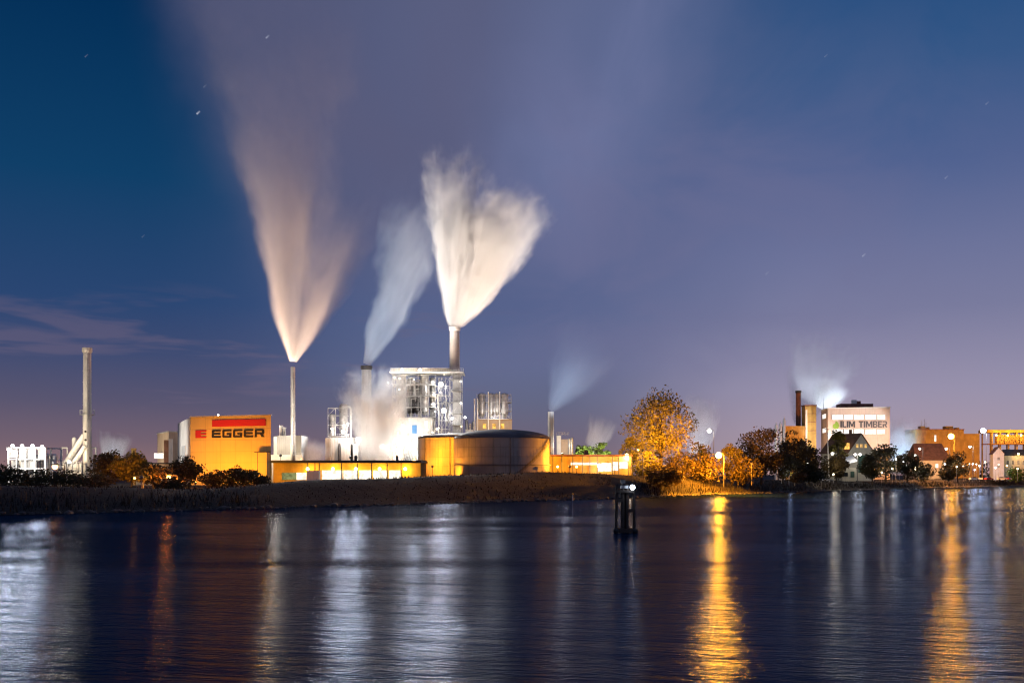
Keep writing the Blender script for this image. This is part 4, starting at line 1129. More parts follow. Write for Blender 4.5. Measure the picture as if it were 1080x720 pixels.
for c_ in word:
    w_, polys = GLY[c_]
    for poly in polys:
        vb, vf = [], []
        for gx, gy in poly:
            u = pos + gx / tot * (ur - ul); dd = a.y + dF.y * u
            z = Z(450.6, dd) + gy * (Z(443.9, dd) - Z(450.6, dd)); q = a + dF * u + nn_ * .09; q2 = q + nn_ * .15
            vb.append(lt.bm.verts.new((q.x, q.y, z))); vf.append(lt.bm.verts.new((q2.x, q2.y, z)))
        lt.bm.faces.new(vb); lt.bm.faces.new(vf[::-1])
        for i in range(len(vb)): j = (i + 1) % len(vb); lt.bm.faces.new((vb[i], vb[j], vf[j], vf[i]))
    pos += w_ / tot * (ur - ul)
lt.build('lettering', MT['charcoal'], root)
lf = MB(); uu = gu(881.5); q = a + dF * uu + nn_ * .07; dd = q.y
pts = [(-1.5, -1.1), (-.4, -2.0), (1.1, -1.7), (1.7, -.2), (1.2, 1.4), (.1, 2.2), (-.4, .9), (-1.5, .4)]
vb = [lf.bm.verts.new((q.x + dF.x * p[0], q.y + dF.y * p[0], Z(448.3, dd) + p[1])) for p in pts]; vf = [lf.bm.verts.new((v.co.x + nn_.x * .12, v.co.y + nn_.y * .12, v.co.z)) for v in vb]
lf.bm.faces.new(vb); lf.bm.faces.new(vf[::-1])
for i in range(len(vb)): j = (i + 1) % len(vb); lf.bm.faces.new((vb[i], vb[j], vf[j], vf[i]))
lf.build('logo', MT['leaf_green'], root)
floodlight((192, 472, GZ + 9), (X(905, 516), 516, 30), (1, .93, .86), MT['l_white'], 680000, 46, 'white floodlight on a mast facing the lettered factory')
floodlight((X(874, 505), 505, GZ + 8), (X(869.5, 530), 530, 28), WHITE, MT['l_white'], 200000, 50, 'white floodlight facing the left end of the lettered factory')

LIGHT_SCALE[0] = 0.6
# ------------------------------------------------------------------ houses
def gable_house(name, label, px0, px1, D, eave, ridge, depth, wall, roof, wins, base=None, over=.35, cat='house', loft=()):
    a, b_ = P2(px0, D), P2(px1, D); dv = Vector(depth)
    z0 = GZ; ze, zr = Z(eave, D), Z(ridge, D); m_ = (a + b_) / 2
    root = thing(name, label, cat, (m_.x, m_.y, GZ), 'houses on the right bank')
    w = MB(); w.prism([a, b_, b_ + dv, a + dv], z0, ze)
    for p in (Vector((0, 0)), dv):
        e = dv.normalized() * (.25 if p.length == 0 else -.25); q = [a + p, b_ + p, m_ + p]
        v1 = [w.bm.verts.new((k.x, k.y, zz)) for k, zz in zip(q, (ze, ze, zr))]; v2 = [w.bm.verts.new((k.x + e.x, k.y + e.y, zz)) for k, zz in zip(q, (ze, ze, zr))]
        w.bm.faces.new(v1); w.bm.faces.new(v2[::-1])
        for i in range(3): j = (i + 1) % 3; w.bm.faces.new((v1[i], v1[j], v2[j], v2[i]))
    w.build('wall', wall, root)
    r = MB(); un = (b_ - a).normalized(); dn = dv.normalized()
    for sd in (-1, 1):
        e = (a if sd < 0 else b_) + un * sd * over - dn * over; zz = ze - over * (zr - ze) / ((b_ - a).length / 2)
        t0 = m_ - dn * over
        for_pts = [Vector((e.x, e.y, zz + .05)), Vector((t0.x, t0.y, zr + .05)), Vector((t0.x + dv.x + 2 * over * dn.x, t0.y + dv.y + 2 * over * dn.y, zr + .05)), Vector((e.x + dv.x + 2 * over * dn.x, e.y + dv.y + 2 * over * dn.y, zz + .05))]
        lo = [r.bm.verts.new(p) for p in for_pts]; hi = [r.bm.verts.new(p + Vector((0, 0, .28))) for p in for_pts]
        r.bm.faces.new(lo); r.bm.faces.new(hi[::-1])
        for i in range(4): j = (i + 1) % 4; r.bm.faces.new((lo[i], lo[j], hi[j], hi[i]))
    rr = r.build('roof', roof, root)
    for (p, q, wp, hp, mt) in wins:
        wn = MB().box((X(p, D), D - .04, Z(q, D)), (wp * D / F, .1, hp * D / F)).build('window', MT[mt], root)
        fm = MB()
        for e in (-.5, 0, .5): fm.box((X(p, D) + e * wp * D / F, D - .13, Z(q, D)), (.12, .08, hp * D / F))
        for e in (-.5, .5): fm.box((X(p, D), D - .2, Z(q, D) + e * hp * D / F), (wp * D / F + .2, .06, .12))
        fm.build('frame', MT['white'], wn)
    return root, rr, dv, a, b_
root, rr, dv, a_, b2_ = gable_house('gabled_house', 'tall gabled house with brown roof and three glowing gable windows', 894.5, 921.5, 420, 477, 457.5, (-9, 8), MT['cream'], MT['roof_brown'],
    ((904, 470, 2.6, 4, 'win_warm'), (908.5, 470, 2.6, 4, 'win_warm'), (913, 470, 2.6, 4, 'win_warm')))
MB().box((X(897, 424), 424, Z(459, 424)), (1, 1, 5)).build('chimney', MT['brick'], rr)
MB().box((X(890, 424), 421.0, Z(470.5, 424)), (2.2, 2.0, 2.6)).build('dormer', MT['win_warm'], root)
MB().box((X(909, 420), 419.6, Z(489, 420)), (8 * .4, .3, 7.2)).build('door', MT['green_wall'], root)
light('POINT', (X(909, 412), 408, 9), WHITE, 1500, root, .3)
root = thing('boat_shed', 'pale green shed with slanting white roof left of the gabled house', 'shed', (X(895, 405), 405, GZ), 'houses on the right bank')
D = 406; s = D / F
MB().box((X(896, D), D + 3, (GZ + Z(493, D)) / 2), (14 * s, 5, Z(493, D) - GZ)).build('wall', MT['cream'], root)
rf = MB(); p = [W(887, 491.5, D - .6), W(904.5, 486, D - .6), Vector((X(904.5, D), D + 6.5, Z(480, D))), Vector((X(887, D), D + 6.5, Z(485, D)))]
lo = [rf.bm.verts.new(v) for v in p]; hi = [rf.bm.verts.new(v + Vector((0, 0, .25))) for v in p]
rf.bm.faces.new(lo); rf.bm.faces.new(hi[::-1])
for i in range(4): j = (i + 1) % 4; rf.bm.faces.new((lo[i], lo[j], hi[j], hi[i]))
rf.build('roof', MT['white'], root)
MB().box((X(899.5, D), D + .42, Z(500, D)), (1.6, .1, 2.4)).build('door', MT['green_wall'], root)
MB().box((X(892, D), D + .42, Z(500, D)), (2, .1, 1.6)).build('window', MT['glass'], root)

def hip_house(name, label, px0, px1, D, eave, ridge, depth, wall, roof, wins, inset=3.0):
    s = D / F; xa, xb = X(px0, D), X(px1, D); z0_, z1_ = Z(eave, D), Z(ridge, D)
    root = thing(name, label, 'house', ((xa + xb) / 2, D, GZ), 'houses on the right bank')
    MB().box(((xa + xb) / 2, D + depth / 2, (GZ + z0_) / 2), (xb - xa, depth, z0_ - GZ)).build('wall', wall, root)
    rf = MB(); xa -= .6; xb += .6; z0_ -= .12
    q = [(xa, D - .6, z0_), (xb, D - .6, z0_), (xb, D + depth + .6, z0_), (xa, D + depth + .6, z0_)]; rg = [(xa + inset, D + depth / 2, z1_), (xb - inset, D + depth / 2, z1_)]
    v = [rf.bm.verts.new(p) for p in q]; e = [rf.bm.verts.new(p) for p in rg]
    for fc in ((v[0], v[1], e[1], e[0]), (v[1], v[2], e[1]), (v[2], v[3], e[0], e[1]), (v[3], v[0], e[0]), (v[3], v[2], v[1], v[0])): rf.bm.faces.new(fc)
    rf.build('roof', roof, root)
    for p, q_, w, h, mt in wins:
        wn = MB().box((X(p, D), D - .05, Z(q_, D)), (w * s, .1, h * s)).build('window', MT[mt], root)
        fm = MB()
        for k in (-.5, 0, .5): fm.box((X(p, D) + k * w * s, D - .14, Z(q_, D)), (.14, .08, h * s))
        fm.build('frame', MT['white'], wn)
    return root
hip_house('brown_roofed_house', 'wide house with big brown roof below the sodium lamp', 966, 1002, 520, 485, 467, 14, MT['cream'], MT['roof_brown'],
    ((972, 491, 3, 4, 'win_warm'), (980, 491, 3, 4, 'glass'), (988, 491, 3, 4, 'win_white'), (996, 491, 3, 4, 'win_warm')), 2.0)
light('POINT', (X(984, 510), 508, 8), (1, .8, .5), 2200, bpy.data.objects['brown_roofed_house'], .3)
root, rr, dv, a_, b2_ = gable_house('white_cottage', 'narrow white cottage with steep gable near right edge', 1047.5, 1059, 500, 478, 471.5, (3, 10), MT['white'], MT['roof_brown'],
    ((1053, 483.5, 2.2, 3, 'glass'), (1053, 491, 2, 3, 'glass')))
light('POINT', (X(1053, 490), 488, 9), COOL, 2600, root, .3)
D = 505
root = hip_house('cream_house', 'long cream house with dark hipped roof at the right edge', 1058, 1098, 505, 480, 473.5, 10, MT['cream'], MT['roof_dark'],
    tuple((p, 487.5, 2.4, 4, 'glass') for p in (1063, 1068.5, 1074, 1079.5)))
MB().ball((X(1073, D), D - 1, Z(478.5, D)), .5).build('wall_lamp', MT['l_sod'], root)
light('POINT', (X(1073, D), D - 5, Z(480, D)), (1, .7, .3), 2600, root, .3)

LIGHT_SCALE[0] = 0.22
# ------------------------------------------------------------------ orange mill and timber gantry
D = 560; s = D / F
root = thing('orange_mill', 'long blocky mill glowing orange behind the right sodium lamp', 'mill', (X(992, D), D, GZ))
MB().box((X(991.5, D), D + 8, (GZ + Z(453, D)) / 2), (51 * s, 15, Z(453, D) - GZ)).build('wall', MT['ochre'], root)
MB().box((X(1026, D), D + 8, (GZ + Z(457, D)) / 2), (17 * s, 13, Z(457, D) - GZ)).build('low_wing', MT['ochre'], root)
MB().box((X(991.5, D), D + 8, Z(452.7, D)), (52 * s, 15.6, .5)).build('parapet', MT['brick'], root)
rt = MB()
for p, w, h in ((975, 5, 449), (981, 2, 450), (1003, 8, 449), (1012, 3, 450.5)): rt.box((X(p, D), D + 4, (Z(h, D) + Z(453, D)) / 2), (w * s, 4, Z(h, D) - Z(453, D)))
rt.build('roof_unit', MT['ochre'], root)
at = MB()
for p, h in ((974, 443), (977.5, 441), (979, 445)): at.cyl((X(p, D), D + 3, Z(453, D)), (X(p, D), D + 3, Z(h, D)), .15, .06, 5)
at.build('antenna', MT['steel'], root)
MB().box((X(986.8, D), D + .42, Z(462, D)), (1.0, .1, 3.6)).build('window', MT['win_white'], root)
floodlight((X(990, 520), 522, GZ + 4), (X(990, 560), 560, 24), SOD, MT['l_sod'], 520000, 110, 'sodium floodlight below the left half of the orange mill')
floodlight((X(1016, 525), 525, GZ + 4), (X(1020, 560), 560, 22), SOD, MT['l_sod'], 260000, 110, 'sodium floodlight below the low wing of the orange mill')
root = thing('timber_gantry', 'long orange lit timber gantry on posts at the right edge', 'gantry', (X(1065, D), D, GZ))
MB().box((X(1072, D), D + 5, Z(454.5, D)), (62 * s, 11, 1.6)).build('roof', MT['ochre'], root)
ps = MB()
for k in range(14): ps.box((X(1043 + k * 4.4, D), D + (1.2 if k % 2 else 8), (GZ + Z(456.2, D)) / 2), (.6, .6, Z(456.2, D) - GZ))
ps.build('post', MT['ochre'], root)
MB().box((X(1072, D), D + 4, Z(468, D)), (60 * s, 8, .5)).build('deck', MT['brick'], root)
for i, p in enumerate((1056, 1064, 1072, 1080)):
    r = thing('timber_stack', ['timber stack under the gantry, nearest the cold white lamp', 'second timber stack under the gantry', 'timber stack under the gantry above the cream house', 'timber stack under the gantry at the right edge'][i], 'timber stack', (X(p, D), D + 3, Z(467.5, D)), 'timber stacks under the gantry')
    k_ = MB(); rng = random.Random(60 + i)
    for rw in range(5):
        for cc_ in range(4): k_.box((X(p, D) - 1.5 + cc_, D + 2.2 + rng.uniform(-.3, .3), Z(467.5, D) + .52 + rw * 1.0), (.93, 3, .93))
    k_.build('logs', MT['sawn'], r)
for p in (1050, 1062, 1076, 1090):
    MB().ball((X(p, D), D - 1, Z(459, D)), .5).build('lamp', MT['l_sod'], root)
    light('POINT', (X(p, D), D - 4, Z(459, D)), (1, .45, .04), 14000, root, .5)

LIGHT_SCALE[0] = 1.0
# ------------------------------------------------------------------ quay clutter on the right: cars, posts, sign, mast
def car(px, D, mat, rz, label):
    x = X(px, D); root = thing('parked_car', label, 'car', (x, D, GZ + .05), 'cars parked on the right bank')
    def side(mb, pts, w):
        l = [mb.bm.verts.new((x + p[0], D - w / 2, GZ + .05 + p[1])) for p in pts]; r = [mb.bm.verts.new((x + p[0], D + w / 2, GZ + .05 + p[1])) for p in pts]
        mb.bm.faces.new(l); mb.bm.faces.new(r[::-1])
        for i in range(len(pts)): j = (i + 1) % len(pts); mb.bm.faces.new((l[i], l[j], r[j], r[i]))
    b = MB(); side(b, [(-2.1, .35), (2.1, .35), (2.15, .75), (1.3, .95), (-2.0, 1.0), (-2.15, .7)], 1.7); b.build('body', mat, root)
    c = MB(); side(c, [(-1.6, .99), (.95, .97), (.35, 1.45), (-1.1, 1.47)], 1.45); c.build('cabin', MT['glass'], root)
    for k in (-1.3, 1.3):
        for e in (-.8, .8): MB().cyl((x + k, D + e - .1, GZ + .37), (x + k, D + e + .1, GZ + .37), .33, None, 14).build('wheel', MT['rubber'], root)
    for e in (-.5, .5): MB().box((x + 2.13, D + e, GZ + .75), (.08, .3, .16)).build('headlight', MT['glass'], root)
    root.rotation_euler.z = rz
    return root
car(1027, 470, MT['car_white'], .2, 'white car parked below the pale leaning lamp post')
car(1034, 472, MT['car_white'], 1.2, 'white car parked end on left of the white cottage')
car(1043, 474, MT['car_red'], .3, 'red car parked before the white cottage')
car(1057, 476, MT['car_white'], -.2, 'white car parked before the cream house')
car(1063, 477, MT['car_red'], .9, 'red car parked by the green bush')
car(872, 388, MT['car_grey'], .2, 'grey car parked at the foot of the white mast')
car(866, 386, MT['car_white'], .1, 'white car parked left of the white mast')
yard = [(1026, 489, 'l_white', COOL, 700), (1033, 491, 'l_white', COOL, 700), (1039, 487, 'l_warm', WARM, 500), (1050, 493, 'l_white', WHITE, 700), (1062, 491, 'l_sod', SOD, 500), (953, 487, 'l_white', WHITE, 900), (962, 491, 'l_white', WHITE, 900),
        (945, 484, 'l_white', WHITE, 600), (941, 494, 'l_warm', WARM, 500), (930, 498, 'l_warm', WARM, 500), (866, 499, 'l_warm', WARM, 900), (852, 489, 'l_white', COOL, 300), (1009, 492, 'l_warm', WARM, 500), (879, 500, 'l_warm', (1, .7, .3), 700)]
ylab = ['small white bollard lamp under the leaning post', 'small white bollard lamp left of the white cottage', 'small warm bollard lamp left of the white cottage', 'small white bollard lamp at the cottage door', 'small orange bollard lamp by the cream house',
        'white bollard lamp left of the brown roofed house', 'lower white bollard lamp left of the brown roofed house', 'small white lamp among dark trees right of the gabled house', 'warm low lamp under the dark trees', 'warm low lamp at the foot of the dark tree right of the gabled house',
        'warm low lamp beside the white parked car', 'small cold lamp among the brown trees', 'warm low lamp under the tree below the sodium lamp', 'warm low lamp right of the white mast']
for (p, q, mt, colr, e), lb in zip(yard, ylab):
    D = 372 if p < 900 else (392 if p < 950 else 436); x = X(p, D)
    r = thing('bollard_lamp', lb, 'bollard lamp', (x, D, GZ), 'low lamps on the right bank')
    zt_ = Z(q, D)
    MB().cyl((x, D, GZ - .4), (x, D, zt_ - .2), .07, .05, 6).build('post', MT['steel'], r)
    MB().ball((x, D, zt_), .3).build('lens', MT[mt], r)
    light('POINT', (x, D - .6, zt_ + .2), colr, e, r, .3)
D = 392
root = thing('light_mast', 'tall thin white mast left of the gabled house', 'mast', (X(873.5, D), D, GZ))
MB().cyl((X(874.5, D), D, GZ - .5), (X(872.5, D), D, Z(453, D)), .3, .16, 8).build('pole', MT['white'], root)
MB().box((X(872.5, D), D, Z(452.6, D)), (2.2, .4, .3)).build('crossbar', MT['white'], root)
light('POINT', (X(876, D), D - 8, 10), WARM, 1500, root, .3)
D = 352
root = thing('billboard', 'small blue and yellow billboard on the bank below the rust tree', 'billboard', (X(830, D), D, GZ))
pb = MB(); pb.box((X(828, D), D, Z(500, D)), (9 * D / F, .15, 4 * D / F)); pb.build('blue_panel', MT['blue'], root)
pb = MB(); pb.box((X(827.2, D), D - .12, Z(499.6, D)), (5 * D / F, .05, 2.2 * D / F)); pb.build('white_panel', MT['white'], root)
pb = MB(); pb.box((X(836, D), D, Z(500.2, D)), (6 * D / F, .15, 4 * D / F)); pb.build('yellow_panel', MT['yellow'], root)
pb = MB()
for p in (824.5, 832.3, 838.5): pb.cyl((X(p, D), D + .2, 1.5), (X(p, D), D + .2, Z(498, D)), .09, None, 6)
pb.build('post', MT['steel'], root)
light('POINT', (X(830, D), D - 4, Z(499, D)), COOL, 260, root, .3)

# ------------------------------------------------------------------ mooring dolphin in the river
D = 102; s = D / F
x = X(659, D)
root = thing('mooring_dolphin', 'dark timber mooring dolphin standing in the river, carrying a white lamp', 'mooring dolphin', (x, D, 0))
for a_, b_, r in ((649.3, 650.5, .17), (669.8, 668.0, .17)):
    MB().cyl((X(a_, D), D, -2.5), (X(b_, D), D, Z(512, D)), r, r * .9, 10).build('pile', MT['timber'], root)
for k in (-1.05, 0.0, 1.0):
    MB().cyl((X(659.5, D) + k * .24 - .03, D + .3 - abs(k) * .3, -2.5), (X(659, D) + k * .21, D + .25 - abs(k) * .3, Z(513 + abs(k) * 2, D)), .22, .19, 12).build('pile', MT['timber'], root)
for p, t_ in ((658, 517), (661, 516)):
    MB().cyl((X(p, D), D + .8, -2.5), (X(p, D), D + .8, Z(t_, D)), .2, .18, 10).build('pile', MT['timber'], root)
MB().box((x + .05, D - .42, Z(559, D)), (21.5 * s, .22, .4)).build('waling', MT['timber'], root)
MB().box((x + .05, D + 1.1, Z(559, D)), (20 * s, .2, .4)).build('waling', MT['timber'], root)
MB().box((X(653.5, D), D - .25, Z(527.5, D)), (7.5 * s, .18, .34)).build('brace', MT['timber'], root)
MB().box((X(665.5, D), D - .25, Z(538, D)), (6.5 * s, .18, .34)).build('brace', MT['timber'], root)
MB().box((X(659, D), D - .32, Z(518, D)), (18 * s, .16, .26)).build('brace', MT['timber'], root)
bl = MB()
for p in (649.2, 669.6): bl.ball((X(p, D), D - .5, Z(559.5, D)), .3, 10)
bl.build('fender', MT['rubber'], root)
MB().cyl((X(656.5, D), D, Z(514, D)), (X(656.5, D), D, Z(505, D)), .06, .05, 6).build('lamp_post', MT['dark_steel'], root)
MB().box((X(657, D), D - .1, Z(507.5, D)), (.45, .3, .35)).build('signal_box', MT['dark_steel'], root)
MB().box((X(658, D), D - .3, Z(513.2, D)), (.8, .4, .28)).build('equipment_box', MT['grey_clad'], root)
MB().cyl((X(657, D), D, Z(511, D)), (X(666, D), D - .4, Z(512.4, D)), .05, None, 6).build('lamp_bracket', MT['dark_steel'], root)
MB().ball((X(666.3, D), D - .7, Z(513.6, D)), .26).build('lamp', MT['l_cool'], root)
light('POINT', (X(666, D), D - .75, Z(514, D)), (.62, .72, 1.0), 200, root, .15)
# channel marker near the far bank
D = 228
root = thing('channel_marker', 'tiny pale channel marker at the foot of the dike', 'marker', (X(604, D), D, 0))
MB().cyl((X(604, D), D, -1), (X(604, D), D, 1.3), .12, .1, 8).build('post', MT['white'], root)
MB().ball((X(604, D), D, 1.5), .22, 10).build('top_mark', MT['yellow'], root)

# ------------------------------------------------------------------ steam: real volumes, lit mainly by added floodlights
def plume(name, part, parent, base, top, r0, r1, dens, mix_col=(0.95, 0.95, 0.96), bend=(0, 0), fade=(0.35, 1.0), streak=2.6, along=0.6, edge=0.55, seed=0.0, flat=1.0, rate=0.13, power=1.0, warp=0.9, rise=0.0):
    """steam leaving BASE and widening towards TOP; local z runs along the plume"""
    base, top = Vector(base), Vector(top); ax = top - base; L = ax.length
    m, t, out = new_mat(name + '_steam')
    pos = t.node('ShaderNodeTexCoord').outputs['Object']
    x, y, z = t.sep(pos)
    zn = t.m('DIVIDE', z, L, clamp=True)
    z2 = t.mul(zn, zn)
    x = t.sub(x, t.mul(z2, bend[0])); y = t.sub(y, t.mul(z2, bend[1]))
    R = t.add(r0, t.mul(t.m('POWER', zn, power), r1 - r0))
    wv = t.xyz(t.mul(x, .07), t.add(t.mul(y, .07), seed), t.mul(z, .035))
    wn = t.node('ShaderNodeTexNoise'); t.link(wv, wn.inputs['Vector']); wn.inputs['Scale'].default_value = 1.0; wn.inputs['Detail'].default_value = 3.0; wn.inputs['Roughness'].default_value = .6
    wr, wg, wb = t.sep(wn.outputs['Color'])
    x = t.add(x, t.mul(t.mul(t.sub(wr, .5), R), warp)); y = t.add(y, t.mul(t.mul(t.sub(wg, .5), R), warp))
    xr, yr = t.div(x, R), t.div(t.div(y, R), flat)
    rr = t.m('SQRT', t.add(t.mul(xr, xr), t.mul(yr, yr)))
    nv = t.xyz(t.add(t.mul(xr, streak), seed), t.mul(yr, streak), t.mul(z, along * 0.1))
    n1 = t.noise(nv, 1.0, 4.0, 0.6, 0.3)
    nv2 = t.xyz(t.add(t.mul(xr, 1.1), seed + 5), t.mul(yr, 1.1), t.mul(z, along * 0.035))
    n2 = t.noise(nv2, 1.0, 2.0, 0.5, 0.2)
    rad = t.add(rr, t.mul(t.sub(n1, 0.5), edge))
    body = t.step(rad, 0.92, 0.55)
    zf = t.add(zn, t.mul(t.sub(n1, 0.5), 0.75 * edge))
    zf = t.add(zf, t.mul(t.sub(n2, 0.5), 0.5))
    tail = t.step(zf, fade[1], fade[0])
    d = t.mul(t.mul(body, tail), t.step(n2, 0.3, 0.62, 0.45, 1.25))
    if rise: d = t.mul(d, t.step(zn, 0.0, rise))
    d = t.mul(d, t.div(dens, R))
    d = t.mul(d, t.step(zn, 1.0, 0.9))
    pv = t.node('ShaderNodeVolumePrincipled')
    pv.inputs['Color'].default_value = tuple(mix_col) + (1,); pv.inputs['Anisotropy'].default_value = 0.0
    pv.inputs['Density'].default_value = 1.0
    t.link(d, pv.inputs['Density'])
    t.link(pv.outputs[0], out.inputs['Volume'])
    try: m.cycles.volume_step_rate = rate
    except Exception: pass
    try: m.volume_intersection_method = 'ACCURATE'
    except Exception: pass
    bm = bmesh.new(); rings = []; n = 16
    for k in range(n + 1):
        zn_ = k / n; R_ = (r0 + (r1 - r0) * zn_ ** power) * 1.06
        c = Vector((bend[0] * zn_ ** 2, bend[1] * zn_ ** 2, zn_ * L))
        rings.append([bm.verts.new((c.x + R_ * math.cos(2 * math.pi * i / 20), c.y + R_ * flat * math.sin(2 * math.pi * i / 20), c.z)) for i in range(20)])
    for a, b_ in zip(rings, rings[1:]):
        for i in range(20): j = (i + 1) % 20; bm.faces.new((a[i], a[j], b_[j], b_[i]))
    bm.faces.new(rings[0][::-1]); bm.faces.new(rings[-1])
    me = bpy.data.meshes.new(part or name); bm.to_mesh(me); bm.free(); me.materials.append(m)
    o = bpy.data.objects.new(part or name, me); C.objects.link(o)
    if parent is not None: o.parent = parent; o.location = base - wloc(parent)
    else: o.location = base
    # local z along the axis, local x kept in the picture's left-right plane
    zax = ax.normalized(); yax = zax.cross(Vector((1, 0, 0))).normalized(); xax = yax.cross(zax)
    o.rotation_euler = Matrix((xax, yax, zax)).transposed().to_euler()
    return o
SG = 'steam plumes over the works'
PEACH = (0.95, 0.93, 0.92)
# peach plume of the slim chimney: two jets and the veil they spread into
b0 = W(309, 383, 288)
root = thing('steam_plume', 'tall peach coloured steam plume forking above the slim chimney', 'steam plume', b0, SG)
plume('peach_left', 'jet', root, W(308, 381, 288), W(296, 110, 288), 0.9, 19, 0.85, PEACH, bend=(-1.5, 0), fade=(0.22, 0.98), edge=0.55, streak=1.5, along=.5, seed=1.0, power=0.85, warp=1.1)
plume('peach_right', 'jet', root, W(310, 381, 288), W(382, 170, 288), 0.9, 19, 0.62, PEACH, bend=(3, 0), fade=(0.12, 0.92), edge=0.6, streak=1.5, along=.5, seed=4.0, power=0.85, warp=1.1)
plume('peach_veil', 'veil', root, W(318, 290, 288), W(300, -40, 288), 7, 34, 0.30, PEACH, bend=(-8, 0), fade=(0.2, 1.0), edge=0.9, streak=1.0, along=.3, seed=6.0, power=0.9, rise=.3, flat=.5)
# pale blue plume of the wide chimney
o = plume('steam_plume', None, None, W(386.5, 384, 334), W(470, 170, 334), 1.6, 20, 0.75, (0.86, 0.93, 1.0), bend=(3, 0), fade=(0.2, 0.9), edge=0.7, streak=1.8, seed=9.0, power=0.8, warp=1.4)
tag(o, 'pale blue steam plume drifting right from the wide grey chimney', 'steam plume', SG)
# white plume of the tower chimney
b0 = W(479.5, 344, 332)
root = thing('steam_plume', 'bright white feathered steam plume spreading above the dryer tower chimney', 'steam plume', b0, SG)
plume('white_left', 'jet', root, W(478.5, 343.5, 332), W(474, 150, 332), 2.0, 14, 3.0, (.97, .96, .95), bend=(1, 0), fade=(0.40, 0.95), edge=0.9, streak=3.0, along=1.3, seed=14.0, power=0.7)
plume('white_right', 'jet', root, W(480.5, 343.5, 332), W(552, 195, 332), 1.8, 17, 3.0, (.97, .96, .95), bend=(0, 0), fade=(0.45, 1.0), edge=0.9, streak=3.0, along=1.3, seed=19.0, power=0.7)
plume('white_mid', 'jet', root, W(479.5, 343.5, 332), W(511, 178, 332), 1.8, 13, 2.6, (.97, .96, .95), bend=(0, 0), fade=(0.30, 0.9), edge=0.95, streak=3.0, along=1.1, seed=51.0, power=0.75)
# steam cloud low in the plant
root = thing('steam_cloud', 'ragged white steam cloud wrapped round the wide grey chimney', 'steam cloud', W(395, 495, 326), SG)
plume('cloud_main', 'billow', root, W(398, 500, 325), W(384, 382, 325), 5.5, 12, 3.2, (.96, .96, .96), fade=(0.5, 0.95), edge=1.1, streak=2.2, along=1.6, seed=24, power=.7, flat=.5, rate=.12)
plume('cloud_right', 'billow', root, W(398, 480, 325), W(424, 385, 325), 3.5, 9, 2.2, (.96, .96, .96), fade=(0.4, 0.95), edge=1.1, streak=2.4, along=1.2, seed=29, power=.7, flat=.5, rate=.12)
# small blue plume
o = plume('steam_plume', None, None, W(581, 433, 335), W(640, 330, 335), 1.1, 20, .17, (.80, .90, 1.0), bend=(3, 0), fade=(0.1, 0.95), edge=.6, seed=34, power=.75)
tag(o, 'thin blue steam plume above the short pale chimney', 'steam plume', SG)
# small puffs
for i, (px, q0, q1, px2, D, r0, r1, dn, lab) in enumerate([
    (116, 492, 455, 124, 275, 1.8, 6.0, 1.6, 'small white steam puff behind the brown tree at far left'),
    (622, 480, 440, 640, 380, 2.0, 8.0, 1.0, 'thin grey steam puff rising behind the bright green trees'),
    (733, 478, 412, 742, 390, 3.0, 11, .9, 'pale steam puff behind the right edge of the large autumn tree'),
    (865, 430, 400, 884, 545, 2.5, 13, 2.0, 'bright white steam puff on the left roof of the lettered factory'),
    (842, 448, 345, 880, 560, 3.0, 30, .55, 'wide thin blue steam haze over the dark brick chimney'),
    (950, 500, 436, 956, 560, 8.0, 15, 1.6, 'blue white steam bank right of the lettered factory'),
    (322, 492, 462, 336, 305, 2.5, 7, 1.0, 'orange lit steam puff behind the warehouse beside the slim chimney')]):
    o = plume('steam_puff', None, None, W(px, q0, D), W(px2, q1, D), r0, r1, dn, (.93, .95, .98), fade=(.25, .98), edge=1.0, seed=40 + 5 * i, power=.7, rate=.14)
    tag(o, lab, 'steam puff', SG)

LIGHT_SCALE[0] = 1.0
# unseen floodlights added to light the steam and the large autumn tree
floodlight((X(270, 290) , 300, GZ + 6), (X(315, 288), 288, 84), (1.0, .68, .46), MT['l_warm'], 680000, 62, 'added warm floodlight on a post behind the billboard hall, aimed up the peach plume')
floodlight((X(372, 300), 296, GZ + 8), (X(425, 334), 334, 64), (.66, .84, 1.0), MT['l_cool'], 350000, 44, 'added cold floodlight behind the long warehouse, aimed up the blue plume')
floodlight((15.0, 296.5, GZ + 9), (X(505, 332), 332, 88), (1.0, .84, .70), MT['l_white'], 760000, 40, 'added white floodlight beside the domed storage tank, aimed up the white plume')
floodlight((X(600, 320), 318, GZ + 4), (X(600, 335), 335, 48), (.55, .75, 1.0), MT['l_cool'], 170000, 50, 'added cold floodlight near the short chimney, aimed up its thin plume')
floodlight((X(945, 540), 530, GZ + 5), (X(954, 560), 560, 22), (.60, .80, 1.0), MT['l_cool'], 220000, 50, 'added cold floodlight on the steam right of the lettered factory')
floodlight((X(872, 550), 548, GZ + 34), (X(872, 545), 545.5, 56), (.85, .92, 1.0), MT['l_cool'], 260000, 110, 'added cold floodlight on a tall post behind the lettered factory')
floodlight((X(735, 370), 366, GZ + 5), (X(738, 390), 390, 20), (.9, .9, 1.0), MT['l_white'], 60000, 80, 'added white floodlight behind the large autumn tree')
floodlight((X(677, 286), 284, GZ + 9.5), (X(699, 306), 306, 18), (1, .42, .03), MT['l_sod'], 150000, 100, 'added sodium floodlight on a mast in front of the large autumn tree')
floodlight((X(112, 262), 264, GZ + 3), (X(121, 275), 275, 16), WHITE, MT['l_white'], 16000, 70, 'added white floodlight under the small steam puff at far left')
floodlight((X(640, 368), 366, GZ + 4), (X(633, 380), 380, 22), WHITE, MT['l_white'], 30000, 70, 'added white floodlight behind the bright green trees')
floodlight((X(318, 292), 291, GZ + 5), (X(329, 305), 305, 14), (1, .5, .2), MT['l_sod'], 14000, 80, 'added orange floodlight under the puff beside the slim chimney')
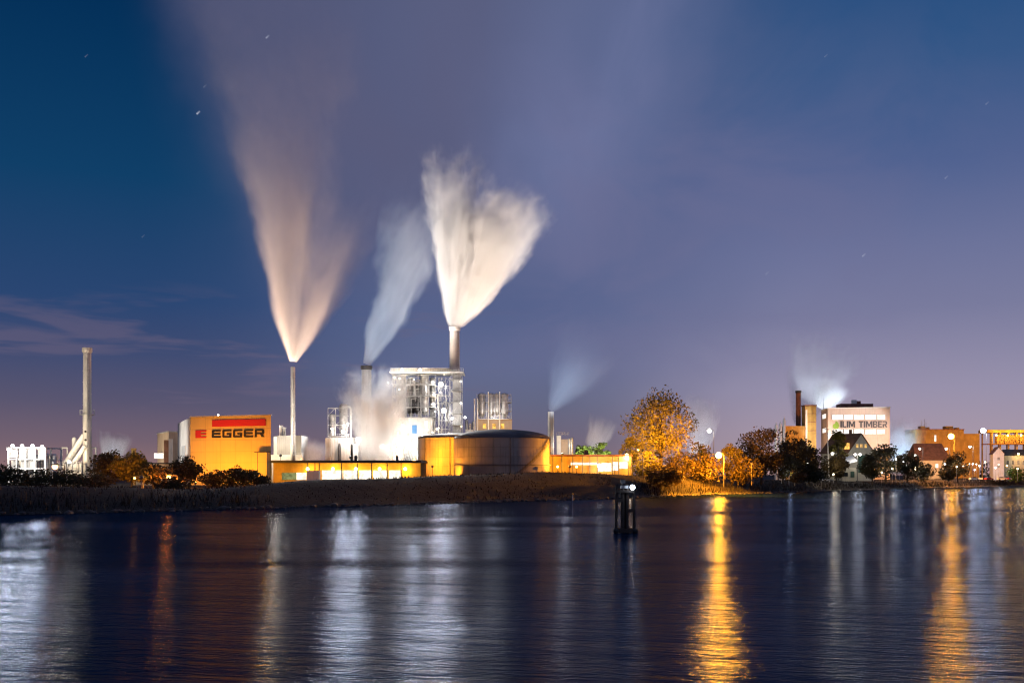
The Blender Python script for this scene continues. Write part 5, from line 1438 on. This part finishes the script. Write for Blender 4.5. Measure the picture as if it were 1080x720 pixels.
floodlight((X(396, 312), 310, GZ + 7), (X(398, 325), 325, 24), WHITE, MT['l_white'], 60000, 100, 'added white floodlight in front of the ragged steam cloud')
# extra beams added at the plant lamps to brighten their river streaks
for nm, px, q, D_, e in (('evaporator_plant', 377, 463, 325, 90000), ('evaporator_plant', 362, 455, 325, 70000), ('dryer_tower', 465, 405, 325, 60000), ('dryer_tower', 468, 433, 325, 90000), ('dryer_tower', 438, 477, 324, 60000), ('steel_works', 14, 471, 225, 26000), ('steel_works', 40, 471, 225, 16000)):
    o = bpy.data.objects[nm]
    light('SPOT', W(px, q, D_), (1, .96, .92), e * .75, o, 0.7, (X(px, D_) * .2, 0, 10), 60, 0.5)
for i in range(16):
    rng = random.Random(300 + i); p = rng.uniform(940, 1078); D_ = rng.uniform(462, 492); q = rng.uniform(489, 498); x_ = X(p, D_)
    k = rng.choice((('l_white', WHITE), ('l_warm', WARM), ('l_cool', COOL)))
    r = thing('quay_light', 'small quay light in the glittering row along the right bank', 'quay light', (x_, D_, GZ), 'quay lights on the right bank')
    MB().cyl((x_, D_, GZ - .4), (x_, D_, Z(q, D_) - .15), .06, .05, 6).build('post', MT['steel'], r)
    MB().ball((x_, D_, Z(q, D_)), rng.uniform(.18, .34)).build('lens', MT[k[0]], r)
    light('POINT', (x_, D_ - .6, Z(q, D_) + .2), k[1], 350, r, .3)
floodlight((X(149, 197), 197, GZ + 2.2), (X(137, 208), 209, 9), (1.0, .34, .03), MT['l_deep'], 7000, 110, 'added sodium floodlight in front of the orange lit tree at left')  # unseen floodlight added to turn this tree orange
floodlight((X(112, 198), 199, GZ + 2.2), (X(114, 212), 212, 9), (1.0, .34, .03), MT['l_deep'], 2500, 110, 'added sodium floodlight in front of the reddish brown tree at left')  # weaker floodlight added for the tree beside it
floodlight((X(792, 303), 302, GZ + 6), (X(801, 330), 330, 13), SOD, MT['l_sod'], 16000, 100, 'added sodium floodlight in front of the broad rust coloured tree')  # floodlight added to light the rust tree from the front
floodlight((-47, 302, GZ + 7), (X(492, 332), 332, 84), (1.0, .84, .70), MT['l_white'], 620000, 40, 'added white floodlight behind the long warehouse, aimed up the white plume')  # second beam added to fill the left of the white plume
